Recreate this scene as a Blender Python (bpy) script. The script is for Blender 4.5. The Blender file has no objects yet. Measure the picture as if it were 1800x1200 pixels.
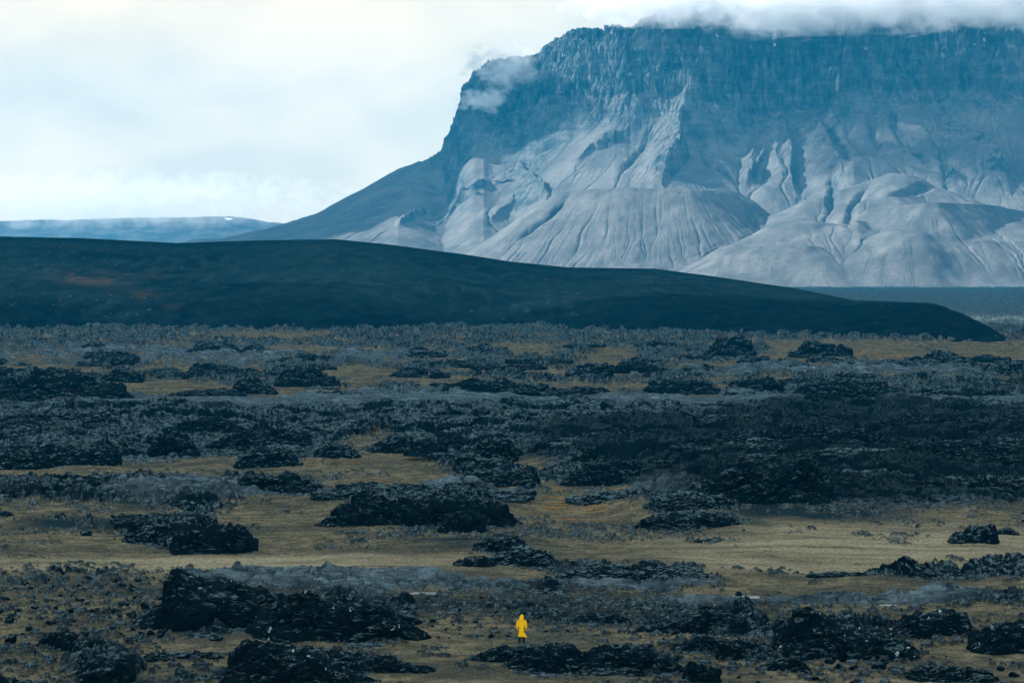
import bpy, bmesh, math, random
import numpy as np
from mathutils import Vector

C = bpy.context
scene = C.scene
COL = scene.collection
F32 = np.float32

# ------------------------------------------------------------------ camera
F = 5104.0            # focal length in pixels of the 1800 px wide photograph
HZ = 470.0            # row of the true horizon
CZ = 22.0             # eye height above the plain (a rise behind us)
cam_d = bpy.data.cameras.new('camera')
cam = bpy.data.objects.new('camera', cam_d); COL.objects.link(cam)
cam.location = (0, 0, CZ)
cam.rotation_euler = (math.radians(90), 0, 0)
cam_d.sensor_width = 36.0
cam_d.lens = 36.0 * F / 1800.0
cam_d.shift_y = -(600.0 - HZ) / 1800.0
cam_d.clip_start = 1.0
cam_d.clip_end = 40000.0
scene.camera = cam

# ------------------------------------------------------------------ sky
SUN_EL, SUN_AZ = math.radians(35.0), math.radians(-73.0)      # azimuth from +Y, negative = to the left
S = Vector((math.sin(SUN_AZ) * math.cos(SUN_EL), math.cos(SUN_AZ) * math.cos(SUN_EL), math.sin(SUN_EL)))
world = bpy.data.worlds.new('World'); scene.world = world
world.use_nodes = True
nt = world.node_tree; nt.nodes.clear()
N = nt.nodes.new; LK = nt.links.new
wo = N('ShaderNodeOutputWorld'); bg = N('ShaderNodeBackground'); bg2 = N('ShaderNodeBackground'); mixw = N('ShaderNodeMixShader')
sky = N('ShaderNodeTexSky'); sky.sky_type = 'NISHITA'; sky.sun_disc = False
sky.sun_elevation = SUN_EL; sky.sun_rotation = SUN_AZ
LK(sky.outputs[0], bg.inputs[0]); bg.inputs[1].default_value = 0.10
tc = N('ShaderNodeTexCoord')
mp = N('ShaderNodeMapping'); mp.inputs['Scale'].default_value = (13.0, 13.0, 24.0); mp.inputs['Location'].default_value = (3.1, 0.4, 1.7)
LK(tc.outputs['Generated'], mp.inputs[0])
cn = N('ShaderNodeTexNoise'); cn.inputs['Scale'].default_value = 1.0; cn.inputs['Detail'].default_value = 5.0; cn.inputs['Roughness'].default_value = 0.5
cn.inputs['Distortion'].default_value = 0.35
LK(mp.outputs[0], cn.inputs['Vector'])
cr = N('ShaderNodeValToRGB')                       # cloud brightness: grey undersides to white tops
cr.color_ramp.elements[0].position = 0.38; cr.color_ramp.elements[0].color = (0.80, 0.765, 0.655, 1)
cr.color_ramp.elements[1].position = 0.60; cr.color_ramp.elements[1].color = (1.00, 0.89, 0.705, 1)
LK(cn.outputs['Fac'], cr.inputs[0])
# bright cloud low down ahead, dark rain cloud overhead and behind, thinning to clear sky at the zenith
sep = N('ShaderNodeSeparateXYZ'); LK(tc.outputs['Generated'], sep.inputs[0])
def mrange(src, a, b, c, d):
    m_ = N('ShaderNodeMapRange'); m_.interpolation_type = 'SMOOTHSTEP'
    for i, q in enumerate((a, b, c, d)): m_.inputs[i + 1].default_value = q
    LK(src, m_.inputs[0]); return m_.outputs[0]
def wmath(op, a, b):
    m_ = N('ShaderNodeMath'); m_.operation = op
    for i, q in enumerate((a, b)):
        if isinstance(q, float): m_.inputs[i].default_value = q
        else: LK(q, m_.inputs[i])
    return m_.outputs[0]
low = wmath('MULTIPLY', mrange(sep.outputs[2], 0.10, 0.38, 1.0, 0.0), mrange(sep.outputs[1], 0.1, 0.85, 0.0, 1.0))
tint = N('ShaderNodeMix'); tint.data_type = 'RGBA'; tint.inputs[6].default_value = (0.80, 0.95, 1.0, 1)
LK(low, tint.inputs[0]); LK(cr.outputs[0], tint.inputs[7]); LK(tint.outputs[2], bg2.inputs[0])
CLOUD_BRIGHT, CLOUD_DARK = 0.585, 0.33
back = wmath('MULTIPLY', mrange(sep.outputs[2], 0.05, 0.60, 1.0, 0.0), mrange(sep.outputs[1], -0.1, -0.8, 0.0, 1.1))      # brighter sky low behind us
LK(wmath('ADD', back, wmath('ADD', wmath('MULTIPLY', low, CLOUD_BRIGHT - CLOUD_DARK), CLOUD_DARK)), bg2.inputs[1])
LK(mrange(sep.outputs[2], 0.35, 0.9, 1.0, 0.4), mixw.inputs[0])
LK(bg.outputs[0], mixw.inputs[1]); LK(bg2.outputs[0], mixw.inputs[2]); LK(mixw.outputs[0], wo.inputs[0])

sun_d = bpy.data.lights.new('sun', 'SUN'); sun_d.energy = 5.0; sun_d.angle = math.radians(0.5); sun_d.color = (1.0, 0.96, 0.9)
sun = bpy.data.objects.new('sun', sun_d); COL.objects.link(sun)
sun.rotation_euler = S.to_track_quat('Z', 'Y').to_euler()

scene.view_settings.view_transform = 'Standard'
scene.view_settings.look = 'None'
scene.view_settings.exposure = 1.3
scene.view_settings.gamma = 1.0
scene.render.engine = 'CYCLES'
scene.cycles.use_denoising = True
scene.cycles.volume_step_rate = 0.5
scene.cycles.volume_bounces = 8
scene.cycles.max_bounces = 10
scene.cycles.diffuse_bounces = 3

# ------------------------------------------------------------------ numpy noise
def _hash(ix, iy, seed):
    h = (ix.astype(np.uint32) * np.uint32(374761393)) ^ (iy.astype(np.uint32) * np.uint32(668265263)) ^ np.uint32((seed * 2246822519) & 0xffffffff)
    h = (h ^ (h >> np.uint32(13))) * np.uint32(1274126177)
    return h ^ (h >> np.uint32(16))

_ang = np.arange(64) * (2 * np.pi / 64)
_GX, _GY = np.cos(_ang).astype(F32), np.sin(_ang).astype(F32)

def noise2(x, y, seed=0):
    x = np.asarray(x, F32); y = np.asarray(y, F32)
    x0 = np.floor(x); y0 = np.floor(y)
    fx = x - x0; fy = y - y0
    ix = x0.astype(np.int32); iy = y0.astype(np.int32)
    u = fx * fx * fx * (fx * (fx * 6 - 15) + 10); v = fy * fy * fy * (fy * (fy * 6 - 15) + 10)
    def g(dx, dy):
        k = (_hash(ix + dx, iy + dy, seed) & np.uint32(63)).astype(np.int32)
        return _GX[k] * (fx - dx) + _GY[k] * (fy - dy)
    a = g(0, 0); b = g(1, 0); c = g(0, 1); d = g(1, 1)
    return ((a + (b - a) * u) * (1 - v) + (c + (d - c) * u) * v) * F32(1.5)

def fbm(x, y, oct=4, seed=0, gain=0.5, lac=2.03):
    s = 0; a = 1.0; t = 0
    for k in range(oct):
        s = s + a * noise2(x * lac ** k, y * lac ** k, seed + 17 * k); t += a; a *= gain
    return s / t

def ridged(x, y, oct=4, seed=0, gain=0.5, lac=2.07):
    s = 0; a = 1.0; t = 0
    for k in range(oct):
        n = 1 - np.abs(noise2(x * lac ** k, y * lac ** k, seed + 31 * k)) * 1.6
        s = s + a * n * np.abs(n); t += a; a *= gain
    return s / t

def worley(x, y, seed=0):
    """F1, F2 and a random value per cell."""
    x = np.asarray(x, F32); y = np.asarray(y, F32)
    ix = np.floor(x).astype(np.int32); iy = np.floor(y).astype(np.int32)
    f1 = np.full(x.shape, 9, F32); f2 = f1.copy(); cv = np.zeros(x.shape, F32)
    for dx in (-1, 0, 1):
        for dy in (-1, 0, 1):
            cx = ix + dx; cy = iy + dy
            h = _hash(cx, cy, seed)
            px = cx + (h & np.uint32(1023)).astype(F32) / 1023; py = cy + ((h >> np.uint32(10)) & np.uint32(1023)).astype(F32) / 1023
            r = ((h >> np.uint32(20)) & np.uint32(1023)).astype(F32) / 1023
            d = np.hypot(px - x, py - y)
            m = d < f1
            f2 = np.where(m, f1, np.minimum(f2, d)); cv = np.where(m, r, cv); f1 = np.where(m, d, f1)
    return f1, f2, cv

def _hash3(ix, iy, iz, seed):
    return _hash(ix, iy, seed) ^ _hash(iz, ix + np.int32(7919), seed + 101)

def noise3(x, y, z, seed=0):
    x0, y0, z0 = np.floor(x), np.floor(y), np.floor(z)
    fx, fy, fz = x - x0, y - y0, z - z0
    ix, iy, iz = x0.astype(np.int32), y0.astype(np.int32), z0.astype(np.int32)
    u, v, w = (f * f * f * (f * (f * 6 - 15) + 10) for f in (fx, fy, fz))
    r = 0
    for dx in (0, 1):
        for dy in (0, 1):
            for dz in (0, 1):
                h = _hash3(ix + dx, iy + dy, iz + dz, seed)
                a = (h & np.uint32(63)).astype(np.int32); c = ((h >> np.uint32(8)) & np.uint32(255)).astype(F32) / 127.5 - 1
                s = np.sqrt(1 - c * c)
                g = _GX[a] * s * (fx - dx) + _GY[a] * s * (fy - dy) + c * (fz - dz)
                r = r + g * (u if dx else 1 - u) * (v if dy else 1 - v) * (w if dz else 1 - w)
    return r * 1.5

def fbm3(x, y, z, oct=3, seed=0, gain=0.5):
    s = 0; a = 1.0; t = 0
    for k in range(oct):
        f = 2.03 ** k
        s = s + a * noise3(x * f, y * f, z * f, seed + 19 * k); t += a; a *= gain
    return s / t

def worley3(x, y, z, seed=0):
    ix, iy, iz = (np.floor(q).astype(np.int32) for q in (x, y, z))
    f1 = np.full(x.shape, 9.0); f2 = f1.copy(); cv = np.zeros(x.shape)
    for dx in (-1, 0, 1):
        for dy in (-1, 0, 1):
            for dz in (-1, 0, 1):
                cx, cy, cz = ix + dx, iy + dy, iz + dz
                h = _hash3(cx, cy, cz, seed); h2 = _hash3(cz, cx, cy, seed + 5)
                d = np.sqrt((cx + (h & np.uint32(1023)) / 1023.0 - x) ** 2 + (cy + ((h >> np.uint32(10)) & np.uint32(1023)) / 1023.0 - y) ** 2 + (cz + (h2 & np.uint32(1023)) / 1023.0 - z) ** 2)
                m = d < f1
                f2 = np.where(m, f1, np.minimum(f2, d)); cv = np.where(m, ((h >> np.uint32(20)) & np.uint32(1023)) / 1023.0, cv); f1 = np.where(m, d, f1)
    return f1, f2, cv

def sstep(a, b, x):
    t = np.clip((x - a) / (b - a), 0, 1)
    return t * t * (3 - 2 * t)

def unX(px, D): return (px - 900.0) / F * D
def unZ(py, D): return CZ - (py - HZ) / F * D
def flatD(py): return CZ * F / (py - HZ)

# ------------------------------------------------------------------ mesh helpers
def grid_object(name, X, Y, Z, mat, attrs=None, smooth=False):
    """One sheet of quads from 2-D arrays of coordinates."""
    r, c = X.shape
    me = bpy.data.meshes.new(name)
    co = np.stack([X, Y, Z], -1).reshape(-1, 3).astype(F32)
    idx = np.arange(r * c, dtype=np.int32).reshape(r, c)
    q = np.stack([idx[:-1, :-1], idx[:-1, 1:], idx[1:, 1:], idx[1:, :-1]], -1).reshape(-1)
    n = len(q) // 4
    me.vertices.add(r * c); me.vertices.foreach_set('co', co.reshape(-1))
    me.loops.add(n * 4); me.loops.foreach_set('vertex_index', q)
    me.polygons.add(n); me.polygons.foreach_set('loop_start', np.arange(0, n * 4, 4, dtype=np.int32))
    me.polygons.foreach_set('use_smooth', np.full(n, smooth, dtype=bool))
    me.update(calc_edges=True)
    for k, a in (attrs or {}).items():
        at = me.attributes.new(k, 'FLOAT', 'POINT'); at.data.foreach_set('value', np.asarray(a, F32).reshape(-1))
    me.materials.append(mat)
    o = bpy.data.objects.new(name, me); COL.objects.link(o)
    return o

def tri_object(name, verts, faces, mat, parent=None, smooth=False):
    me = bpy.data.meshes.new(name); me.from_pydata([tuple(map(float, v)) for v in verts], [], [tuple(map(int, f)) for f in faces]); me.update()
    if smooth: me.polygons.foreach_set('use_smooth', np.ones(len(me.polygons), dtype=bool))
    me.materials.append(mat)
    o = bpy.data.objects.new(name, me); COL.objects.link(o)
    if parent: o.parent = parent
    return o

def tag(o, label=None, cat=None, group=None, kind=None):
    for k, v in (('label', label), ('category', cat), ('group', group), ('kind', kind)):
        if v: o[k] = v
    return o

# ------------------------------------------------------------------ materials
class Mat:
    def __init__(s, name, rough=0.9, spec=0.2):
        s.m = bpy.data.materials.new(name); s.m.use_nodes = True
        s.nt = s.m.node_tree; s.b = s.nt.nodes['Principled BSDF']; s.out = s.nt.nodes['Material Output']
        s.b.inputs['Roughness'].default_value = rough; s.b.inputs['Specular IOR Level'].default_value = spec
        s.pos = s.nt.nodes.new('ShaderNodeTexCoord').outputs['Object']
    def n(s, t, **kw):
        x = s.nt.nodes.new(t)
        for k, v in kw.items(): setattr(x, k, v)
        return x
    def link(s, a, b): s.nt.links.new(a, b)
    def noise(s, scale, detail=4, rough=0.55, vec=(1, 1, 1), dist=0.0, loc=(0, 0, 0)):
        m = s.n('ShaderNodeMapping'); m.inputs['Scale'].default_value = vec; m.inputs['Location'].default_value = loc
        s.link(s.pos, m.inputs[0])
        x = s.n('ShaderNodeTexNoise'); x.inputs['Scale'].default_value = scale; x.inputs['Detail'].default_value = detail
        x.inputs['Roughness'].default_value = rough; x.inputs['Distortion'].default_value = dist
        s.link(m.outputs[0], x.inputs['Vector']); return x.outputs['Fac']
    def voro(s, scale, vec=(1, 1, 1), feature='F1'):
        m = s.n('ShaderNodeMapping'); m.inputs['Scale'].default_value = vec; s.link(s.pos, m.inputs[0])
        x = s.n('ShaderNodeTexVoronoi', feature=feature); x.inputs['Scale'].default_value = scale
        s.link(m.outputs[0], x.inputs['Vector']); return x.outputs
    def attr(s, name):
        a = s.n('ShaderNodeAttribute'); a.attribute_name = name; return a.outputs['Fac']
    def rng(s, v, a, b, c=0.0, d=1.0, smooth=True):
        x = s.n('ShaderNodeMapRange'); x.interpolation_type = 'SMOOTHSTEP' if smooth else 'LINEAR'
        for i, q in enumerate((a, b, c, d)): x.inputs[i + 1].default_value = q
        s.link(v, x.inputs[0]); return x.outputs[0]
    def math(s, op, a, b):
        x = s.n('ShaderNodeMath', operation=op)
        for i, q in enumerate((a, b)):
            if isinstance(q, (int, float)): x.inputs[i].default_value = q
            else: s.link(q, x.inputs[i])
        return x.outputs[0]
    def mix(s, f, a, b):
        x = s.n('ShaderNodeMix', data_type='RGBA')
        for sock, q in ((x.inputs[0], f), (x.inputs[6], a), (x.inputs[7], b)):
            if isinstance(q, tuple): sock.default_value = (*q, 1)
            elif isinstance(q, (int, float)): sock.default_value = q
            else: s.link(q, sock)
        return x.outputs[2]
    def upness(s):
        g = s.n('ShaderNodeNewGeometry'); z = s.n('ShaderNodeSeparateXYZ'); s.link(g.outputs['Normal'], z.inputs[0]); return z.outputs[2]
    def bump(s, h, strength, dist):
        x = s.n('ShaderNodeBump'); x.inputs['Strength'].default_value = strength; x.inputs['Distance'].default_value = dist
        s.link(h, x.inputs['Height']); s.link(x.outputs[0], s.b.inputs['Normal'])
    def color(s, c):
        if isinstance(c, tuple): s.b.inputs['Base Color'].default_value = (*c, 1)
        else: s.link(c, s.b.inputs['Base Color'])
        return s.m

LAVA_A, LAVA_B, LAVA_C = (0.0012, 0.0035, 0.005), (0.006, 0.013, 0.016), (0.145, 0.205, 0.205)

def lava_color(m, pale=0.0, fine=1.0):
    """Dark basalt with grey lichen specks, painted on skyward faces so tops look lit, sides left black."""
    big = m.noise(0.35 * fine, 5, 0.65); small = m.noise(1.7 * fine, 7, 0.75)
    c = m.mix(m.rng(big, 0.35, 0.68), LAVA_A, LAVA_B)
    lichen_light = m.math('MULTIPLY', m.rng(small, 0.47 - 0.12 * pale, 0.62 - 0.10 * pale), m.rng(m.upness(), 0.50, 0.93))  # light on the tops is put into the colour: grey follows the upward normal
    lichen_light = m.math('MULTIPLY', lichen_light, 0.75 + 0.25 * pale)
    return m.mix(lichen_light, c, LAVA_C), small

def make_lava(name, pale=0.0, white=False, fine=1.0):
    m = Mat(name, 0.9, 0.0)
    c, small = lava_color(m, pale, fine)
    if white:                                            # crusts of white lichen and bird lime
        w = m.math('MULTIPLY', m.rng(m.noise(3.2, 2, 0.4), 0.66, 0.70), m.rng(m.noise(0.45, 2, 0.5), 0.52, 0.62))
        c = m.mix(w, c, (0.50, 0.54, 0.54))
    m.bump(m.noise(5.0 * fine, 6, 0.7), 0.9, 0.12 / fine)
    return m.color(c)

M_LAVA = make_lava('lava_rock_black', 0.0)
M_LAVA_W = make_lava('lava_rock_lichened', 0.0, True)
M_PALE = make_lava('lava_rock_weathered', 0.8)
M_MID = make_lava('lava_rock_grey', 0.35)

def make_ground():
    m = Mat('ground_moss_and_lava', 0.95, 0.0)
    # moss and dry sand-grown grass
    n1 = m.noise(0.10, 6, 0.65); n2 = m.noise(0.55, 9, 0.82, (0.8, 1, 1)); n3 = m.noise(4.0, 5, 0.9)
    moss = m.mix(m.rng(n2, 0.40, 0.60), (0.088, 0.075, 0.043), (0.33, 0.255, 0.138))
    moss = m.mix(m.rng(n1, 0.44, 0.62, 0.0, 0.80), moss, (0.072, 0.070, 0.050))
    moss = m.mix(m.attr('pale_moss'), moss, (0.58, 0.45, 0.26))  # strips of paler, straw-yellow moss
    moss = m.mix(m.rng(n3, 0.38, 0.56, 0.55, 0.0), moss, (0.022, 0.026, 0.020))
    clump = m.voro(1.3, (0.7, 1, 1)); far_clump = m.math('MULTIPLY', m.rng(clump['Distance'], 0.10, 0.30, 1.0, 0.0), m.rng(clump['Color'], 0.55, 0.75))
    moss = m.mix(m.math('MULTIPLY', far_clump, 0.7), moss, (0.028, 0.032, 0.026))
    ob = m.math('MULTIPLY', m.attr('orange'), m.rng(m.noise(0.9, 4, 0.6, (0.35, 1, 1)), 0.53, 0.64))
    moss = m.mix(ob, moss, (0.40, 0.17, 0.02))
    moss = m.mix(m.rng(m.attr('grain'), 0.28, 0.52, 0.38, 0.0), moss, (0.050, 0.049, 0.034))
    moss = m.mix(m.rng(m.attr('grain'), 0.58, 0.80, 0.0, 0.28), moss, (0.38, 0.33, 0.21))
    # dark ash gravel
    gr = m.mix(m.rng(m.noise(4.0, 5, 0.75), 0.42, 0.66), (0.008, 0.019, 0.022), (0.040, 0.060, 0.060))
    moss = m.mix(m.attr('gravel'), moss, gr)
    lc, small = lava_color(m, 0.32, 1.0)
    pale = m.mix(m.rng(m.noise(0.8, 6, 0.7, (0.3, 1, 1)), 0.38, 0.68), (0.040, 0.060, 0.066), (0.200, 0.250, 0.262))
    lc = m.mix(m.attr('pale'), lc, pale)
    lc = m.mix(m.math('MULTIPLY', m.attr('fresh'), 0.72), lc, (0.004, 0.009, 0.011))       # the young flow at the right has hardly weathered
    c = m.mix(m.attr('lava'), moss, lc)
    m.bump(m.noise(4.0, 5, 0.7), 0.45, 0.05)
    return m.color(c)
M_GROUND = make_ground()

# ------------------------------------------------------------------ the lava plain
O = 'lava outcrop'
ROCKS = [
 # near, left
 ([(220, 1112), (245, 1082), (280, 1064), (286, 1020), (300, 1004), (318, 1012), (345, 1022), (400, 1030), (440, 1046), (480, 1056)], 1113, 'tallest black lava outcrop at lower left with a knobbed crest', 'w', 3.2),
 ([(430, 1084), (470, 1060), (500, 1048), (525, 1041), (560, 1060), (590, 1070), (610, 1063), (650, 1076), (690, 1086), (748, 1108)], 1134, 'long black white-flecked lava mound just right of the knobbed outcrop', 'w', 3.0),
 ([(375, 1205), (405, 1150), (440, 1132), (500, 1137), (560, 1152), (575, 1172), (620, 1186), (660, 1204)], 1222, 'white-speckled black lava outcrop cut by the bottom edge', 'w', 3.0),
 ([(118, 1200), (150, 1166), (200, 1150), (222, 1156), (226, 1180)], 1210, 'sloping dark lava slab in the lower left corner', 'l', 2.4),
 ([(612, 1160), (640, 1156), (690, 1157), (720, 1172), (765, 1188)], 1192, 'low flat lava slab alone on moss below the white-flecked mound', 'l', 1.6),
 ([(250, 1160), (300, 1150), (345, 1146), (390, 1158)], 1166, 'low broken lava ledge between the knobbed outcrop and the bottom-edge outcrop', 'm', 1.2),
 ([(60, 1130), (85, 1112), (110, 1108), (152, 1128)], 1134, 'squat black lava block at the left among rubble stones', 'l', 1.0),
 ([(95, 1128), (125, 1117), (150, 1115), (156, 1130)], 1140, 'flat-topped black block touching the squat block at the left', 'l', 0.8),
 # centre
 ([(818, 1160), (850, 1150), (880, 1141), (915, 1137), (960, 1136), (985, 1146)], 1168, 'dark sloping lava ledge directly below the person in yellow', 'l', 1.6),
 ([(885, 1180), (925, 1152), (962, 1131), (1005, 1128), (1035, 1148), (1042, 1172)], 1190, 'black lava outcrop crusted with white lichen below right of the person', 'W', 1.9),
 ([(1030, 1146), (1070, 1136), (1130, 1136), (1150, 1152), (1205, 1184)], 1190, 'smooth-backed black outcrop sloping right beside the white-crusted one', 'l', 1.9),
 ([(1005, 1186), (1060, 1178), (1110, 1178), (1150, 1188)], 1196, 'low lava ledge at the foot of the white-crusted outcrop', 'm', 0.9),
 # right
 ([(1355, 1142), (1385, 1120), (1410, 1092), (1432, 1082), (1460, 1087), (1500, 1103), (1530, 1114), (1600, 1136), (1636, 1152)], 1158, 'big wedge-shaped black lava outcrop with a sharp peak at lower right', 'w', 3.0),
 ([(1553, 1112), (1600, 1088), (1630, 1076), (1660, 1072), (1700, 1079), (1730, 1104)], 1118, 'broad rounded lava outcrop behind the wedge-shaped one', 'w', 2.2),
 ([(1710, 1128), (1740, 1107), (1765, 1092), (1800, 1091), (1845, 1104)], 1148, 'black lava dome cut by the right edge near the bottom', 'w', 2.2),
 ([(1252, 1152), (1265, 1130), (1280, 1124), (1310, 1140), (1322, 1156)], 1160, 'humped lava block left of the wedge-shaped outcrop', 'l', 1.2),
 ([(1115, 1112), (1160, 1097), (1200, 1092), (1250, 1077), (1300, 1086), (1325, 1100)], 1114, 'long ragged black ridge of lava left of the wedge peak', 'l', 1.8),
 ([(1180, 1140), (1230, 1122), (1300, 1128), (1370, 1142)], 1146, 'low dark lava swell joining the left foot of the wedge outcrop', 'l', 1.3),
 ([(1330, 1178), (1375, 1160), (1400, 1158), (1425, 1172)], 1182, 'angular lava block on moss below the wedge outcrop', 'l', 0.9),
 ([(1378, 1176), (1390, 1160), (1412, 1162), (1428, 1176)], 1180, 'pointed small lava rock beside the angular block below the wedge', 'l', 0.5),
 ([(1595, 1178), (1640, 1168), (1700, 1172), (1760, 1185)], 1192, 'flat gravelly lava sheet at the bottom right', 'm', 1.1),
 ([(1200, 1185), (1215, 1160), (1240, 1168), (1270, 1190)], 1205, 'dark lava lump on the bottom edge right of the white-crusted outcrop', 'l', 1.0),
 # pale ledges in the middle
 ([(975, 1016), (1050, 998), (1130, 994), (1200, 1000), (1260, 1010)], 1020, 'low grey lava ledge right of the pale slab', 'p', 2.4),
 ([(1420, 1014), (1470, 1006), (1530, 1008)], 1014, 'thin lava ledge rising from the right-hand moss strip', 'm', 1.0),
 ([(1610, 1014), (1632, 1003), (1660, 1012)], 1016, 'small lava hump in the lava line below the right moss flat', 'l', 0.8),
 ([(1690, 1014), (1720, 1001), (1760, 1006), (1800, 1010)], 1016, 'lava hump near the right edge in the line below the moss flat', 'l', 1.0),
 ([(1000, 1090), (1040, 1078), (1080, 1082), (1110, 1092)], 1096, 'dark lava hump on gravel just right of the hooded person', 'l', 1.1),
 ([(600, 1100), (640, 1088), (700, 1086), (745, 1098)], 1103, 'low lava tail behind the white-flecked mound', 'l', 1.0),
 # middle distance
 ([(822, 968), (850, 951), (885, 940), (910, 945), (932, 962)], 972, 'rear hump of the lone pair of outcrops on moss above the person', 'm', 2.2),
 ([(845, 994), (872, 976), (905, 962), (950, 967), (984, 984)], 997, 'front slabby hump of the lone pair of outcrops on moss above the person', 'p', 2.2),
 ([(795, 992), (820, 981), (850, 979), (870, 992)], 1000, 'low tail of lava at the left foot of the lone pair of outcrops', 'l', 1.5),
 ([(298, 958), (302, 938), (340, 932), (400, 930), (420, 938), (444, 950)], 972, 'square-cut black lava block standing on moss at left', 'l', 2.6),
 ([(208, 952), (232, 936), (270, 924), (300, 926)], 954, 'ragged lava pile left of the square-cut black block', 'l', 1.8),
 ([(288, 922), (312, 906), (345, 902), (355, 922)], 928, 'rounded lava knob behind the square-cut black block', 'l', 1.8),
 ([(555, 918), (600, 893), (650, 880), (720, 882), (790, 887), (850, 892), (905, 906), (910, 918)], 926, 'wide black outcrop with a hollow cave-like front left of the orange moss', 'l', 3.4),
 ([(770, 934), (800, 905), (830, 900), (858, 934)], 938, 'black buttress at the right end of the cave-fronted outcrop', 'l', 2.0),
 ([(600, 882), (640, 861), (700, 858), (780, 866), (840, 866), (900, 871), (935, 884)], 890, 'grey weathered lava sheet on top of the cave-fronted outcrop', 'p', 5.0),
 ([(560, 920), (590, 908), (625, 905), (640, 920)], 926, 'knobbly small outcrop left of the cave-fronted outcrop', 'm', 1.6),
 ([(335, 858), (400, 845), (440, 838), (500, 842), (530, 848), (560, 858)], 872, 'ribbed black lava hump at the right end of the left lava sheet', 'l', 3.5),
 ([(790, 852), (820, 832), (870, 829), (935, 819), (950, 838)], 857, 'curving lava rim round a mossy hollow near the middle', 'm', 3.0),
 ([(985, 850), (1010, 832), (1060, 812), (1120, 815), (1134, 836)], 854, 'bun-shaped black outcrop above the orange moss', 'l', 3.6),
 ([(1138, 836), (1160, 817), (1200, 813), (1242, 824)], 842, 'black outcrop next right of the bun-shaped one', 'l', 3.0),
 ([(952, 828), (985, 814), (1022, 810), (1030, 820)], 830, 'small broken outcrop left of the bun-shaped one', 'm', 2.0),
 ([(1672, 950), (1692, 938), (1722, 928), (1752, 922), (1762, 940)], 956, 'lone tilted black rock on the right-hand moss flat', 'l', 1.8),
 ([(1756, 936), (1775, 927), (1795, 937)], 940, 'small black rock just right of the tilted rock on the moss flat', 'l', 1.0),
 ([(1105, 924), (1160, 911), (1250, 906), (1315, 926)], 934, 'dark gravelly mound on the left edge of the right moss flat', 'l', 2.4),
 ([(998, 884), (1050, 868), (1100, 860), (1145, 866)], 886, 'smooth grey lava swell right of the orange moss', 'p', 3.0),
 ([(1135, 888), (1200, 868), (1270, 873), (1315, 897)], 906, 'ropy grey lava swell in front of the great dark lava front', 'p', 3.2),
 # the great lava front at right
 ([(1220, 882), (1250, 852), (1290, 840), (1330, 828), (1380, 818), (1420, 812), (1465, 842), (1486, 886)], 900, 'towering black end of the great lava front at right', 'l', 5.0),
 ([(1478, 880), (1520, 852), (1600, 846), (1680, 850), (1760, 848), (1850, 846)], 884, 'long low foot of the great lava front along the moss flat', 'm', 5.0),
 ([(1450, 842), (1520, 804), (1600, 792), (1700, 784), (1850, 790)], 856, 'high dark shelf of the great lava front near the right edge', 'l', 7.0),
 ([(1270, 812), (1330, 775), (1400, 757), (1500, 762), (1570, 780)], 826, 'upper dark shelf of the great lava front above its towering end', 'l', 7.0),
 ([(995, 786), (1040, 766), (1090, 755), (1132, 772)], 796, 'black lava hump at the left tip of the great lava front', 'l', 4.5),
 ([(1125, 808), (1200, 778), (1290, 768), (1340, 790)], 818, 'black lava swell linking the left tip to the great lava front', 'l', 5.0),
 ([(1560, 790), (1640, 762), (1740, 760), (1850, 768)], 800, 'rearmost dark rise of the great lava front at the right edge', 'l', 7.0),
 # left middle
 ([(-40, 818), (0, 800), (30, 786), (70, 791), (84, 815)], 828, 'black lava outcrop cut by the left edge above the mossy flat', 'm', 4.0),
 ([(78, 816), (110, 791), (150, 780), (190, 785), (202, 804)], 822, 'craggy grey-topped outcrop second from the left edge above the mossy flat', 'm', 4.0),
 ([(258, 796), (280, 773), (310, 763), (332, 776), (345, 792)], 802, 'rounded black boulder-like outcrop on moss at left', 'l', 3.0),
 ([(345, 792), (400, 767), (440, 756), (490, 755), (545, 768)], 796, 'broad dark outcrop right of the rounded boulder-like one', 'l', 4.0),
 ([(408, 816), (440, 792), (490, 786), (525, 804)], 822, 'craggy outcrop in front of the broad dark one at left', 'm', 3.0),
 ([(550, 796), (580, 776), (620, 786), (632, 800)], 808, 'black outcrop on the left rim of the central mossy slope', 'l', 3.0),
 ([(640, 790), (680, 770), (720, 768), (735, 782)], 796, 'dark outcrop at the top of the central mossy slope', 'l', 3.0),
 ([(800, 800), (840, 772), (880, 765), (905, 790), (910, 808)], 815, 'dark lava mound left of the mossy hollow', 'l', 4.0),
 ([(915, 784), (935, 771), (955, 778)], 787, 'small dome of lava at the top of the mossy hollow', 'l', 2.0),
 # far
 ([(1310, 690), (1340, 672), (1352, 662), (1370, 664), (1382, 690)], 694, 'upright black crag on the far lava plain at right', 'l', 4.0),
 ([(1395, 690), (1450, 671), (1500, 668), (1560, 673), (1605, 690)], 698, 'long black ridge right of the upright crag', 'l', 5.0),
 ([(1535, 640), (1570, 632), (1615, 642)], 648, 'low black mound alone on the far brown flat at right', 'l', 4.0),
 ([(1235, 625), (1270, 602), (1300, 593), (1332, 614)], 628, 'black hillock in front of the ash hill', 'l', 8.0),
 ([(1390, 624), (1430, 603), (1460, 601), (1505, 618)], 628, 'second black hillock in front of the dark right nose of the ash hill', 'l', 8.0),
 ([(398, 690), (415, 667), (440, 661), (484, 684)], 694, 'black shield-shaped rock on a yellow mossy patch at far left', 'l', 4.0),
 ([(475, 674), (500, 650), (540, 645), (594, 670)], 680, 'wide black outcrop behind the shield-shaped rock', 'l', 5.0),
 ([(-40, 700), (20, 667), (60, 659), (130, 663), (200, 673), (232, 694)], 705, 'long black lava ridge at the far left edge', 'l', 6.0),
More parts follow.
